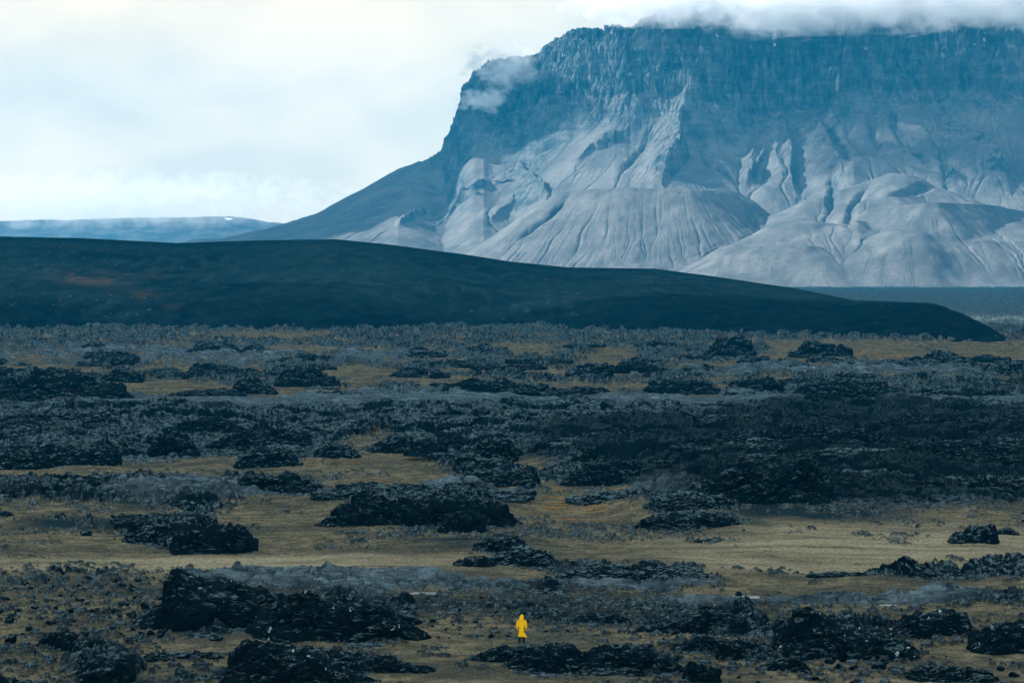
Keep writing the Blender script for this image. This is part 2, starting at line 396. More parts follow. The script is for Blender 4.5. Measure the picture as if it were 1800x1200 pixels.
 ([(168, 666), (200, 646), (225, 648), (246, 660)], 670, 'black outcrop behind the long left-edge ridge', 'l', 4.0),
 ([(325, 616), (350, 600), (390, 598), (420, 614)], 621, 'black mound near the foot of the ash hill at left', 'l', 6.0),
 ([(415, 620), (440, 604), (478, 614)], 623, 'black mound right beside the one near the hill foot at left', 'l', 5.0),
 ([(128, 616), (160, 602), (198, 612)], 618, 'low far mound at the left near the hill foot', 'l', 5.0),
 ([(693, 664), (705, 652), (730, 652), (742, 662)], 666, 'squared black rock on a far mossy patch left of centre', 'l', 3.0),
 ([(752, 662), (770, 650), (790, 657)], 667, 'black rock just right of the squared far rock', 'l', 3.0),
 ([(995, 656), (1030, 640), (1068, 640), (1082, 656)], 664, 'black outcrop on the far plain right of centre', 'l', 5.0),
 ([(815, 618), (850, 604), (895, 616)], 622, 'broad far mound below the dark hollow of the ash hill', 'l', 6.0),
 ([(710, 620), (735, 606), (752, 616)], 622, 'small far mound left of the broad mound below the hill', 'l', 5.0),
 ([(1090, 636), (1125, 626), (1165, 634)], 641, 'far flat mound right of the pale mossy gap', 'l', 5.0),
 ([(325, 658), (345, 646), (352, 648), (372, 660)], 662, 'small square far rock behind the shield-shaped rock', 'l', 3.0),
 ([(860, 690), (930, 680), (1010, 684)], 692, 'long thin dark ledge in the far middle', 'l', 3.0),
 ([(20, 760), (60, 742), (110, 750), (140, 765)], 770, 'rough dark swell at the left above the craggy grey-topped outcrop', 'm', 5.0),
]
ROWS = np.concatenate([np.arange(1262, 576, -0.45), np.arange(576, 503.2, -0.6), np.array([502, 500, 498, 495])])
PX = np.arange(-340, 2141, 2.0)
PXg, YR = np.meshgrid(PX.astype(F32), ROWS.astype(F32))
Dg = (CZ * F / (YR - HZ)).astype(F32)
Xg = ((PXg - 900) / F * Dg).astype(F32)

def ell(cx, cy, rx, ry, soft=0.45):
    d = np.sqrt(((PXg - cx) / rx) ** 2 + ((YR - cy) / ry) ** 2)
    return 1 - sstep(1 - soft, 1 + soft, d)

# where the moss lies and where the lava shows: patches of plan, by their place on the plain
MOSS = [(330, 826, 340, 30), (650, 815, 130, 48), (770, 850, 240, 22), (950, 805, 55, 34), (1010, 895, 160, 50), (1010, 945, 260, 28),
        (1580, 940, 340, 52), (1350, 900, 120, 22), (90, 945, 150, 34), (500, 925, 130, 40), (650, 930, 70, 20), (400, 987, 470, 19), (1480, 990, 420, 16),
        (1450, 1022, 130, 14), (1620, 1035, 220, 12), (1080, 1012, 160, 8), (830, 1132, 150, 46), (780, 1185, 140, 26), (1000, 1104, 120, 12), (1180, 1130, 150, 12),
        (1680, 1135, 150, 28), (1500, 1182, 340, 24), (1230, 1180, 60, 18), (60, 1185, 90, 22), (150, 1080, 190, 62), (390, 1148, 80, 12), (330, 1175, 60, 12),
        (1250, 1012, 100, 10), (880, 1010, 90, 10), (1720, 900, 160, 22), (240, 905, 80, 22), (80, 905, 120, 14), (1240, 1046, 100, 8),
        (420, 690, 160, 9), (260, 680, 110, 10), (330, 650, 90, 6), (640, 655, 70, 8), (730, 672, 160, 7), (920, 655, 150, 6), (1080, 630, 40, 14), (620, 618, 60, 6),
        (900, 615, 60, 8), (470, 590, 120, 5), (1620, 622, 260, 14), (1540, 606, 300, 5), (1160, 682, 170, 5), (1260, 645, 70, 6), (100, 648, 90, 5),
        (530, 615, 60, 6), (1400, 612, 50, 8), (40, 835, 60, 14)]
LAVA = [(200, 865, 260, 16), (440, 852, 130, 18), (740, 885, 170, 22), (1190, 885, 130, 22), (1500, 820, 420, 66), (1200, 760, 330, 50), (250, 790, 200, 22),
        (480, 785, 150, 24), (1230, 917, 80, 12), (1130, 1012, 190, 14), (650, 1022, 260, 24), (1440, 1054, 300, 7), (1250, 1092, 110, 14), (500, 1085, 230, 36), (120, 1005, 30, 4),
        (540, 1180, 130, 30), (180, 1172, 80, 22), (1010, 1164, 150, 14), (830, 790, 70, 40), (870, 838, 80, 14), (1060, 832, 90, 22), (330, 895, 120, 8), (1640, 1008, 190, 7),
        (1720, 1050, 160, 8), (1500, 1115, 110, 24), (1330, 1150, 60, 14), (330, 945, 110, 18), (1220, 952, 110, 5)]
GRAV = [(850, 1062, 420, 22), (830, 956, 110, 12), (1420, 905, 150, 14), (1230, 925, 110, 12), (470, 1045, 300, 14), (140, 922, 110, 10), (1150, 1078, 220, 22), (650, 882, 110, 8),  # dark gravel; the patch before the right lava front is simply darker ground
        (250, 885, 60, 12), (1000, 705, 700, 8), (1640, 690, 220, 6)]
PALE = [(640, 1022, 250, 22), (1000, 708, 900, 17), (560, 705, 330, 12), (350, 628, 400, 16), (1130, 1018, 180, 14), (1420, 1052, 300, 10), (1500, 655, 330, 7), (300, 868, 230, 12),
        (1100, 870, 110, 12), (730, 868, 150, 10)]
PALE_MOSS = [(380, 990, 520, 15), (1560, 960, 360, 34), (1480, 1000, 300, 8), (1280, 985, 120, 10)]
ORNG = [(1010, 890, 90, 26), (690, 860, 90, 16), (1270, 855, 110, 26), (960, 880, 60, 20), (1440, 895, 60, 8), (1500, 888, 60, 6), (430, 1012, 40, 8), (560, 812, 60, 8), (1560, 625, 200, 6)]

nA = fbm(Xg / 26, Dg / 40, 4, 3); nB = fbm(Xg / 7, Dg / 9, 4, 9, 0.55); nC = fbm(Xg / 2.2, Dg / 3.2, 3, 12, 0.6)
base = np.interp(YR, [500, 575, 640, 690, 720, 770, 830, 880, 940, 1000, 1060, 1120, 1262], [.60, .54, .52, .60, 1.0, .95, .50, .45, .25, .34, .26, .33, .36]).astype(F32)
mk = base - 0.5
def acc(lst, soft=0.45):
    a = np.zeros_like(mk)
    for e in lst:
        r0, r1 = np.searchsorted(-ROWS, [-(e[1] + e[3] * 1.7), -(e[1] - e[3] * 1.7)])
        c0, c1 = np.searchsorted(PX, [e[0] - e[2] * 1.7, e[0] + e[2] * 1.7])
        if r1 <= r0 or c1 <= c0: continue
        sl = (slice(r0, r1), slice(c0, c1))
        d = np.sqrt(((PXg[sl] - e[0]) / e[2]) ** 2 + ((YR[sl] - e[1]) / e[3]) ** 2)
        a[sl] = np.maximum(a[sl], 1 - sstep(1 - soft, 1 + soft, d))
    return a
mossw = acc(MOSS); lavaw = acc(LAVA)
halo = acc([((p[0][0] + p[-1][0]) / 2, b - 0.16 * (b - min(q for _, q in p)) - 2, (p[-1][0] - p[0][0]) * 0.56, max(0.30 * (b - min(q for _, q in p)), 4) + 3) for p, b, *_ in ROCKS], 0.55)
mk = mk * (1 - 0.6 * np.maximum(mossw, lavaw)) - 0.55 * mossw + 0.62 * lavaw * (1 - 0.5 * mossw)
nBs = fbm(Xg / 4.5, Dg / 9, 3, 15, 0.6)
mk = mk + 0.50 * nA + 0.55 * nB + 0.42 * nC + 0.38 * nBs + 0.10 * sstep(1000, 880, YR) * sstep(700, 760, YR) + 0.35 * sstep(420, 560, Dg) * fbm(Xg / 34, Dg / 22, 3, 14)
far = sstep(900, 1250, Dg)
mk = mk * (1 - far) + 0.35 * far
Lm = sstep(-0.05, 0.10, mk + 0.32 * halo)
Lz = sstep(-0.10, 0.40, mk) * (1 - 0.6 * halo) + 0.12 * halo
gravel = np.clip(acc(GRAV, 0.6) * (0.95 + 1.1 * nB + 0.6 * nA), 0, 1)
pale = np.clip(acc(PALE, 0.5) * (0.75 + 0.9 * nB), 0, 1) * Lm
pale_moss = np.clip(acc(PALE_MOSS, 0.6) * (0.6 + 0.9 * fbm(Xg / 14, Dg / 3, 3, 41)), 0, 0.8)
orange = acc(ORNG, 0.7)

# relief: moss dunes, swells of lava, tilted plates, then blocks and clinker
z = 0.75 * fbm(Xg / 34, Dg / 60, 3, 5) + 0.28 * fbm(Xg / 9, Dg / 16, 2, 6) + 0.04 * fbm(Xg / 1.6, Dg / 2.2, 2, 8)
sizeup = np.interp(Dg, [150, 210, 300, 480, 650, 1000, 3300], [0.45, 0.6, 0.9, 0.9, 0.45, 0.25, 0.4]).astype(F32)
bigup = np.interp(Dg, [150, 300, 500, 700, 1000, 1400, 3300], [0.5, 0.9, 1.6, 2.3, 2.6, 1.2, 1.2]).astype(F32)
flatband = 1 - 0.75 * acc([(900, 706, 1500, 13), (640, 1022, 250, 20), (1400, 1055, 320, 10)], 0.5)
wx_ = Xg + 3.0 * nB + 1.2 * nC; wy_ = Dg + 5.0 * nA + 2.5 * nB
def plates(sx, sy, seed, tilt):
    a, b, c = worley(wx_ / sx, wy_ / sy, seed)
    return (c - 0.42) * sstep(0.0, 0.10, b - a) + tilt * (0.5 - a) - 0.35 * sstep(0.09, 0.0, b - a)
lumps = np.clip(ridged(Xg / 19, Dg / 24, 2, 77, 0.4) * 1.15 - 0.10, 0, 1.4)
z = z + Lz * flatband * bigup * 1.15 * lumps
z = z + Lz * flatband * sizeup * (2.0 * plates(8.0, 10.0, 5, 0.5) + 0.75 * plates(2.6, 3.2, 6, 0.4) + 0.40 * ridged(Xg / 4.4, Dg / 5.6, 3, 21, 0.5) + 0.10 * fbm(Xg / 0.7, Dg / 0.9, 2, 23, 0.6) - 0.15)
close = 1 - sstep(260, 420, Dg)
z = z + Lz * close * (0.55 * plates(1.5, 1.9, 61, 0.3) + 0.28 * plates(0.7, 0.95, 62, 0.3))
z = z + Lz * (1 - flatband) * (0.26 * plates(9.5, 4.5, 5, 0.3) + 0.08 * ridged(Xg / 3.4, Dg / 2.6, 3, 21, 0.6))
# rubble-strewn moss
edge = sstep(-0.42, -0.05, mk) * (1 - Lm)
pebz = np.maximum(acc([(140, 1075, 260, 70), (560, 1062, 360, 22), (960, 1085, 260, 30), (230, 1165, 260, 40), (1340, 1120, 500, 60), (1000, 935, 240, 24)], 0.6) * 0.62, edge * 0.8) + 0.7 * nB + 0.4 * nA
peb = np.zeros_like(z); pale0 = np.clip(acc([(640, 1022, 260, 22), (1420, 1052, 300, 9), (1000, 708, 1200, 15)], 0.4), 0, 1)
for sx, sy, sd, hh, near in ((0.55, 0.75, 91, 0.13, 1 - sstep(240, 330, Dg)), (1.15, 1.6, 93, 0.20, 1 - sstep(380, 520, Dg))):
    a_, b_, c_ = worley(Xg / sx, Dg / sy, sd)
    pk = sstep(0.40 * c_, 0.40 * c_ - 0.10, a_) * (sstep(0.15, 0.5, pebz) > 1 - c_) * (c_ > 0.45) * near * (1 - 0.85 * pale0)
    z = z + pk * hh * (0.4 + c_)
    peb = np.maximum(peb, pk)
# raised lava flow on the right, whose front drops to the moss flat
flow = np.maximum(ell(1560, 812, 430, 78, 0.35), 0.7 * ell(1180, 790, 230, 40, 0.5)) + 0.25 * nB * ell(1500, 815, 460, 85, 0.5)
fz = sstep(0.05, 0.5, flow)
z = z + (2.0 * np.clip(flow, 0, 1.2) + fz * (1 - Lz) * sizeup * (1.8 * plates(8.0, 10.0, 5, 0.5) + 0.8 * plates(2.6, 3.2, 6, 0.4) + 0.6 * ridged(Xg / 4.4, Dg / 5.6, 3, 21, 0.5)))
flow2 = np.maximum(ell(720, 888, 175, 20, 0.4), ell(1200, 890, 120, 18, 0.5))
z = z + 1.0 * flow2
zm = z.copy()                                      # no needle of lava stands far above its surroundings
for sh in (2, 5):
    zm = (np.roll(zm, sh, 1) + np.roll(zm, -sh, 1) + np.roll(zm, sh, 0) + np.roll(zm, -sh, 0)) / 4
z = np.minimum(z, zm + 0.22 + 0.0013 * Dg)
flat_p = 1 - ell(925, 1140, 120, 30, 0.4)
for q_ in ((752, 1043, 60, 5), (1312, 1050, 40, 6), (1562, 1064, 28, 4)): flat_p = flat_p * (1 - ell(*q_, 0.4))      # hollows that hold water
z = z * flat_p - 0.0
Lm = Lm * flat_p
Lm = np.maximum(Lm, sstep(0.05, 0.35, peb))
pale = np.maximum(pale, 0.22 * peb)
Lm = np.maximum(Lm, sstep(0.10, 0.30, flow))
gravel = gravel * (1 - Lm)
tuft = np.random.RandomState(3).rand(*z.shape).astype(F32)
grain = 0.6 * tuft + 0.4 * (np.roll(tuft, 1, 0) + np.roll(tuft, 1, 1) + np.roll(tuft, (1, 1), (0, 1))) / 3
z = z + (grain - 0.5) * (0.045 + 0.10 * Lm * (1 - 0.85 * np.clip(1.4 * pale, 0, 1))) * np.interp(Dg, [150, 260, 420, 700], [0.7, 1.2, 0.8, 0.15])      # tussocks and clinker
ZG = z.astype(F32)
ground = grid_object('ground', Xg, Dg, ZG, M_GROUND, {'lava': Lm, 'gravel': gravel, 'pale': pale, 'pale_moss': pale_moss, 'orange': orange, 'grain': grain, 'fresh': sstep(0.05, 0.45, flow + 0.25 * nB)})
tag(ground, 'plain of black lava and dry yellow-brown moss reaching the mountain', kind='structure')
base_m = Mat('ground_base', 0.95, 0.0)
gx, gy = np.meshgrid(np.linspace(-2900, 2900, 60), np.linspace(-150, 5900, 60))
tag(grid_object('terrain', gx, gy, np.full(gx.shape, -4.5), base_m.color(base_m.mix(base_m.rng(base_m.noise(0.02, 6, 0.7), 0.4, 0.6), (0.03, 0.05, 0.06), (0.12, 0.11, 0.08)))), 'dark plain below the lava', kind='structure')

def ground_z(X, D):
    px = X / D * F + 900; y = HZ + CZ * F / D
    j = int(round((px - PX[0]) / 2.0)); i = int(np.argmin(np.abs(ROWS - y)))
    j = min(max(j, 0), len(PX) - 1)
    return float(ZG[i, j])

# ------------------------------------------------------------------ the dark ash hill in the middle distance
def make_hill():
    cols = np.arange(-420, 1800, 2.5).astype(F32)
    cx = [-420, -200, 0, 150, 310, 450, 590, 680, 800, 900, 1000, 1150, 1250, 1400, 1500, 1600, 1640, 1690, 1740, 1782, 1800]
    cy = [440, 422, 416, 419, 427, 423, 421, 430, 445, 460, 470, 472, 485, 507, 528, 532, 534, 550, 575, 597, 603]
    t = np.linspace(0, 1, 260).astype(F32)
    P, T = np.meshgrid(cols, t)
    yb = np.interp(P, [-420, 900, 1250, 1500, 1800], [578, 580, 592, 601, 602])
    Db = CZ * F / (yb - HZ) - 12
    Dc = np.interp(P, [-420, 1000, 1400, 1600, 1800], [1420, 1400, 1250, 1060, 880])
    Dc = np.maximum(Dc, Db + 6)
    zc = CZ - (np.interp(P, cx, cy) - HZ) / F * Dc
    zc = np.maximum(zc, -0.5)
    D = Db + (Dc - Db) * T
    prof = np.sin(T * np.pi / 2) ** 1.05
    Z = zc * prof
    X = (P - 900) / F * D
    env = np.sin(np.clip(T, 0, 1) * np.pi) * sstep(1795, 1500, P)
    Z += env * (3.2 * fbm(X / 160, D / 120, 3, 201) + 1.5 * fbm((X + 0.8 * D) / 34, D / 110, 3, 203) + 0.15 * fbm(X / 6, D / 14, 3, 204))
    # undercut toes of the slope
    for (c0, w, y0) in ((250, 130, .10), (860, 130, .16), (1150, 140, .10), (1480, 160, .12)):
        k = np.exp(-((P - c0) / w) ** 2)
        Z -= k * 6.0 * np.exp(-((T - y0) / (0.9 * y0)) ** 2)
    # back side
    T2 = np.linspace(0, 1, 40)[1:, None]
    D2 = Dc[-1:] + T2 * np.maximum(500 * (Dc[-1:] > 1000), 60)
    Z2 = zc[-1:] * np.cos(T2 * np.pi / 2) - 3 * T2
    X2 = (P[-1:] - 900) / F * D2
    X = np.vstack([X, X2]); D = np.vstack([D, D2]); Z = np.vstack([Z, Z2])
    Z[0] -= 3
    m = Mat('hill_ash', 0.95, 0.0)
    c = m.mix(m.rng(m.noise(0.012, 6, 0.6, (1, 1.6, 1)), 0.33, 0.68), (0.0012, 0.0045, 0.0065), (0.0045, 0.0135, 0.0165))
    c = m.mix(m.rng(m.noise(0.16, 8, 0.8, (1, 0.35, 1)), 0.42, 0.64, 0.0, 0.8), c, (0.011, 0.023, 0.026))
    brown = m.math('MULTIPLY', m.attr('brown'), m.rng(m.noise(0.09, 5, 0.7, (1, 0.35, 1)), 0.42, 0.6))
    c = m.mix(brown, c, (0.030, 0.025, 0.020))
    v = m.voro(0.34, (1, 0.5, 1)); keep = m.rng(m.noise(0.014, 3, 0.6, loc=(9, 4, 0)), 0.42, 0.66)
    dots = m.math('MULTIPLY', m.rng(v['Distance'], 0.10, 0.26, 1.0, 0.0), m.rng(v['Color'], 0.55, 0.80))
    c = m.mix(m.math('MULTIPLY', m.math('MULTIPLY', dots, keep), 0.6), c, (0.11, 0.13, 0.13))
    m.bump(m.noise(0.6, 5, 0.7), 0.6, 0.6); m.color(c)
    Pa = (X / np.maximum(D, 1) * F + 900); Ya = HZ - (Z - CZ) / D * F
    br = np.maximum(np.exp(-((Pa - 180) / 70) ** 2 - ((Ya - 489) / 11) ** 2), np.exp(-((Pa - 260) / 55) ** 2 - ((Ya - 525 - 0.2 * (Pa - 260)) / 10) ** 2))
    o = grid_object('hill', X, D, Z, m.m, {'brown': np.clip(br * 1.6, 0, 1)}, True)
    tag(o, 'long low dark ash hill behind the lava field', kind='structure')
make_hill()

# ------------------------------------------------------------------ the table mountain
def polyseg(X, Y, pts):
    """Distance to a polyline, and the fraction along it and the side of the nearest segment."""
    best = np.full(X.shape, 1e9, F32); tt = np.zeros(X.shape, F32); side = np.zeros(X.shape, F32)
    L = [0.0]
    for a, b in zip(pts, pts[1:]): L.append(L[-1] + math.hypot(b[0] - a[0], b[1] - a[1]))
    for k, (a, b) in enumerate(zip(pts, pts[1:])):
        dx, dy = b[0] - a[0], b[1] - a[1]; l2 = dx * dx + dy * dy + 1e-9
        t = np.clip(((X - a[0]) * dx + (Y - a[1]) * dy) / l2, 0, 1)
        d = np.hypot(X - a[0] - t * dx, Y - a[1] - t * dy)
        m = d < best
        best = np.where(m, d, best); tt = np.where(m, (L[k] + t * (L[k + 1] - L[k])) / L[-1], tt)
        side = np.where(m, np.sign((X - a[0]) * dy - (Y - a[1]) * dx), side)
    return best, tt, side

MX = np.arange(-640, 900, 1.35).astype(F32)
MY = np.concatenate([np.arange(3235, 3840, 1.5), np.arange(3840, 4260, 0.62), np.arange(4260, 4420, 5.0)]).astype(F32)
MXg, MYg = np.meshgrid(MX, MY)

RIM = [(px, D) for px, D in ((789, 4600), (787.7, 4330), (785, 4230), (800, 4170), (850, 4120), (905, 4085), (950, 4010), (1010, 3980), (1080, 3960), (1110, 3925), (1180, 3950), (1230, 3930), (1255, 3905), (1300, 3985), (1400, 4000), (1470, 3985), (1500, 3930), (1530, 3960), (1620, 3985), (1720, 3960), (1800, 3950), (1960, 3950), (2200, 4000))]
RIMW = [(unX(p, d), d) for p, d in RIM]
def smooth_line(pts, step, n):
    """Resample a polyline evenly and round its corners."""
    P = np.array(pts, float); L = np.concatenate([[0], np.cumsum(np.hypot(*np.diff(P, axis=0).T))])
    t = np.linspace(0, L[-1], int(L[-1] / step))
    Q = np.stack([np.interp(t, L, P[:, 0]), np.interp(t, L, P[:, 1])], 1)
    for _ in range(n): Q[1:-1] = (Q[:-2] + 2 * Q[1:-1] + Q[2:]) / 4
    return [tuple(q) for q in Q]
def signed_rim(X, Y, pts):
    """Distance to the rim, negative on the plateau, and the fraction along the rim."""
    d, t, _ = polyseg(X, Y, pts)
    P = list(pts) + [(pts[-1][0], 6000.0), (pts[0][0], 6000.0)]
    ins = np.zeros(X.shape, bool)
    for a, b in zip(P, P[1:] + P[:1]):
        if a[1] == b[1]: continue
        c = ((a[1] > Y) != (b[1] > Y)) & (X < (b[0] - a[0]) * (Y - a[1]) / (b[1] - a[1]) + a[0])
        ins ^= c
    return np.where(ins, -d, d), t

def erode(H, dx, dy, n_batch=10, n=9000, steps=90, seed=4):
    """Droplets carve fine rills down the slopes; also returns how often each spot was crossed."""
    rs = np.random.RandomState(seed)
    r, c = H.shape
    H = H.astype(np.float64); flow = np.zeros_like(H)
    for b in range(n_batch):
        y = rs.uniform(2, r - 3, n); x = rs.uniform(2, c - 3, n)
        vx = np.zeros(n); vy = np.zeros(n); sed = np.zeros(n); w = np.ones(n); sp = np.ones(n)
        for s in range(steps):
            i = y.astype(int); j = x.astype(int); fy = y - i; fx = x - j
            h00 = H[i, j]; h01 = H[i, j + 1]; h10 = H[i + 1, j]; h11 = H[i + 1, j + 1]
            gx = ((h01 - h00) * (1 - fy) + (h11 - h10) * fy) / dx; gy = ((h10 - h00) * (1 - fx) + (h11 - h01) * fx) / dy
            h = h00 * (1 - fx) * (1 - fy) + h01 * fx * (1 - fy) + h10 * (1 - fx) * fy + h11 * fx * fy
            vx = vx * 0.55 - gx * 0.45; vy = vy * 0.55 - gy * 0.45
            l = np.hypot(vx, vy) + 1e-9; vx /= l; vy /= l
            x2 = np.clip(x + vx, 2, c - 3); y2 = np.clip(y + vy, 2, r - 3)
            i2 = y2.astype(int); j2 = x2.astype(int); gy2 = y2 - i2; gx2 = x2 - j2
            hn = H[i2, j2] * (1 - gx2) * (1 - gy2) + H[i2, j2 + 1] * gx2 * (1 - gy2) + H[i2 + 1, j2] * (1 - gx2) * gy2 + H[i2 + 1, j2 + 1] * gx2 * gy2
            dh = hn - h
            cap = np.maximum(-dh, 0.02) * sp * w * 1.2
            dep = np.where((sed > cap) | (dh > 0), np.where(dh > 0, np.minimum(dh, sed), (sed - cap) * 0.3), 0)
            ero = np.where((sed <= cap) & (dh <= 0), np.minimum((cap - sed) * 0.04, -dh * 0.25), 0)
            q = dep - ero
            for (ii, jj, ww) in ((i, j, (1 - fx) * (1 - fy)), (i, j + 1, fx * (1 - fy)), (i + 1, j, (1 - fx) * fy), (i + 1, j + 1, fx * fy)):
                np.add.at(H, (ii, jj), q * ww)
            if s > 12: np.add.at(flow, (i, j), 1.0)
            sed = sed - q
            sp = np.sqrt(np.maximum(sp * sp - dh * 0.25, 0.05)); sp = np.minimum(sp, 3); w *= 0.985
            x, y = x2, y2
    return H, flow

def make_mountain():
    X, Y = MXg, MYg
    warp = 16 * fbm(X / 130, Y / 130, 3, 301)
    px = X / Y * F + 900
    sA, tt = signed_rim(X, Y, smooth_line(RIMW, 14, 3))
    sB, _ = signed_rim(X, Y, smooth_line(RIMW, 30, 60))
    s = sA + (sB - sA) * sstep(0, 60, sA)
    # flutes and buttresses of the cliff
    q = 14 * fbm(X / 50, Y / 50, 3, 309)
    fl = 32 * (ridged((X + q) / 75, (Y + q) / 120, 3, 311) - 0.35) + 17 * (ridged((X + q) / 26, (Y - q) / 60, 3, 313) - 0.35) + 6 * (ridged((X - q) / 10, (Y + q) / 22, 3, 315) - 0.3) + 6 * fbm(X / 9, Y / 9, 4, 317, 0.6) + 3.0 * (ridged((X + q) / 5.5, (Y - q) / 8, 2, 319) - 0.3)
    clw = sstep(70, 0, s)
    s2 = s - fl * clw * 1.1
    zb = np.interp(px, [700, 780, 850, 905, 950, 1010, 1080, 1150, 1250, 1320, 1400, 1500, 1600, 1700, 1800, 2200],
                   [190, 196, 222, 215, 236, 250, 262, 262, 244, 232, 236, 262, 262, 262, 262, 250]).astype(F32)
    ztop = np.interp(px, [780, 818, 850, 880, 930, 950, 970, 1010, 1100, 1180, 1260, 1400, 1800, 2200], [262, 292, 312, 322, 322, 326, 340, 356, 364, 386, 392, 392, 388, 385]).astype(F32)
    A = np.interp(px, [300, 700, 850, 1000, 1300, 1800], [176, 200, 270, 305, 308, 308]).astype(F32)
    L = np.interp(px, [300, 850, 1100, 1800], [300, 330, 385, 385]).astype(F32)
    sp = np.maximum(s2, 0)
    talus = zb - A * (1 - np.exp(-sp / L))
    m = np.maximum(-s2, 0)
    w = np.clip(m / 74.0, 0, 1)
    cl = 0.80 * w + 0.20 * w * w
    # ledges
    zl = cl * 120; k = 20.0
    led = (np.floor(zl / k + 0.25 * fbm(X / 60, Y / 60, 2, 331)) + sstep(0.25, 0.75, (zl / k) % 1.0)) * k / 120
    cl = 0.65 * cl + 0.35 * np.clip(led, 0, 1)
    Z = talus + np.clip(ztop - zb, 20, 400) * np.clip(cl, 0, 1)
    Z += w * 5 * fbm(X / 18, Y / 30, 3, 333)
    Z += sstep(0, 60, sp) * (5.0 * fbm(X / 110, Y / 110, 4, 341) + 1.1 * fbm(X / 28, Y / 28, 3, 343))
    Zb = Z.copy()
    outw = sstep(-5, 25, s2)

    def world(px_, py_, D): return (unX(px_, D), D, unZ(py_, D))
    def hit(px_, py_):
        """Where the ray through this point of the photograph meets the slope so far."""
        for D in np.arange(3300, 4300, 4.0):
            x = unX(px_, D); zz = unZ(py_, D)
            i = int(np.searchsorted(MY, D)); j = int(np.clip((x - MX[0]) / 1.35, 0, len(MX) - 1))
            if i < len(MY) and Zb[i, j] >= zz: return (x, D, float(Zb[i, j]))
        return (unX(px_, 4200), 4200, 100.0)

    def mesa(pts, r0, slope, tops, jag=6, seed=1):
        nonlocal Z
        P = [(unX(p, D), D) for p, y, D in pts]
        zt = [unZ(y, D) for p, y, D in pts]
        ax_ = np.arange(P[0][0], P[-1][0] + 4, 4.0); ay_ = np.interp(ax_, [p[0] for p in P], [p[1] for p in P]); az_ = np.interp(ax_, [p[0] for p in P], zt)
        for _ in range(8):                          # round the corners of the crest
            ay_[1:-1] = (ay_[:-2] + 2 * ay_[1:-1] + ay_[2:]) / 4; az_[1:-1] = (az_[:-2] + 2 * az_[1:-1] + az_[2:]) / 4
        P = list(zip(ax_, ay_))[::3] + [(ax_[-1], ay_[-1])]
        d, t, sd = polyseg(X, Y, P)
        tz = np.interp(X + 10 * fbm(X / 40, Y / 40, 2, seed + 5), ax_, az_)
        d = d + 1.6 * jag * fbm(X / 55, Y / 55, 3, seed)
        e = np.maximum(d - r0, 0)
        zz = tz - slope * (e - 0.0011 * np.minimum(e, 260) ** 2) - 0.05 * np.minimum(d, r0)
        k = 6.0
        hh = np.clip(0.5 + 0.5 * (zz - Z) / k, 0, 1)
        Z = Z * (1 - hh) + zz * hh + k * hh * (1 - hh) * 0.4

    def ridge(ptspx, h, wl, wr, seed=2, ends=0.15, rough=0.35):
        """A rib on the slope: gentle on its left (wl), steep on its right (wr); negative h digs a gully."""
        nonlocal Z
        P = [hit(p, y)[:2] for p, y in ptspx]
        wx = 3.5 * fbm(X / 22, Y / 22, 3, seed + 7)
        d, t, sd = polyseg(X + wx, Y + wx * 0.5, P)
        # right side of the rib in the picture = larger X
        ax = np.interp(t, np.linspace(0, 1, len(P)), [p[0] for p in P])
        right = (X + wx) > ax
        wv = np.where(right, wr, wl)
        prof = np.clip(1 - d / wv, 0, 1) ** 1.35
        en = sstep(0, ends, t) * sstep(1.0, 1 - ends, t)
        Z = Z + h * prof * (0.25 + 0.75 * en) * (1 + rough * fbm(X / 12, Y / 12, 3, seed + 9)) * outw

    def bump(p, y, rx, ry, h, seed=3):
        nonlocal Z
        x0, y0, _ = hit(p, y)
        q = ((X - x0) / rx) ** 2 + ((Y - y0) / ry) ** 2
        Z = Z + h * np.exp(-q) * outw

    # terrace with its fan of scree
    mesa([(985, 338, 3590), (1060, 331, 3560), (1150, 331, 3550), (1228, 334, 3545), (1290, 338, 3640)], 5, 0.76, 0, 5, 401)
    # low hills at the foot, on the right
    mesa([(1275, 448, 3370), (1335, 432, 3365), (1440, 431, 3360), (1500, 452, 3440)], 4, 0.60, 0, 5, 405)
    mesa([(1600, 452, 3370), (1650, 434, 3365), (1715, 452, 3370), (1760, 466, 3380), (1900, 478, 3390)], 4, 0.55, 0, 6, 409)
    mesa([(1530, 368, 3480), (1640, 355, 3430), (1740, 360, 3540), (1860, 382, 3660)], 4, 0.80, 0, 6, 413)
    mesa([(1430, 352, 3600), (1560, 305, 3650), (1610, 318, 3640)], 4, 0.42, 0, 8, 417)
    mesa([(1360, 400, 3450), (1420, 385, 3460), (1450, 392, 3455)], 8, 0.45, 0, 6, 421)
    mesa([(1470, 398, 3440), (1500, 388, 3460)], 8, 0.45, 0, 6, 425)
    Zb = Z.copy()
    # ribs and gullies
    ridge([(1243, 95), (1235, 150), (1205, 205), (1192, 245), (1198, 275), (1165, 315)], 28.9, 46, 12, 431, 0.1)
    ridge([(1372, 200), (1380, 240), (1392, 280), (1388, 320), (1398, 350)], 15.3, 34, 9, 435)
    ridge([(1345, 205), (1362, 250), (1365, 290), (1378, 330)], 6.8, 24, 10, 437)
    ridge([(1420, 215), (1450, 250), (1470, 290), (1480, 305)], 15.3, 40, 11, 439)
    ridge([(1530, 190), (1535, 230), (1545, 262)], -8.5, 10, 10, 441)
    ridge([(1565, 190), (1575, 230), (1610, 285)], -8.5, 9, 9, 443)
    ridge([(1462, 310), (1465, 340), (1458, 375)], -10.2, 9, 9, 445)
    ridge([(1570, 265), (1620, 290), (1690, 330)], 13.6, 30, 14, 447)
    ridge([(1650, 240), (1710, 265), (1755, 300), (1768, 320)], 27.2, 70, 16, 449)
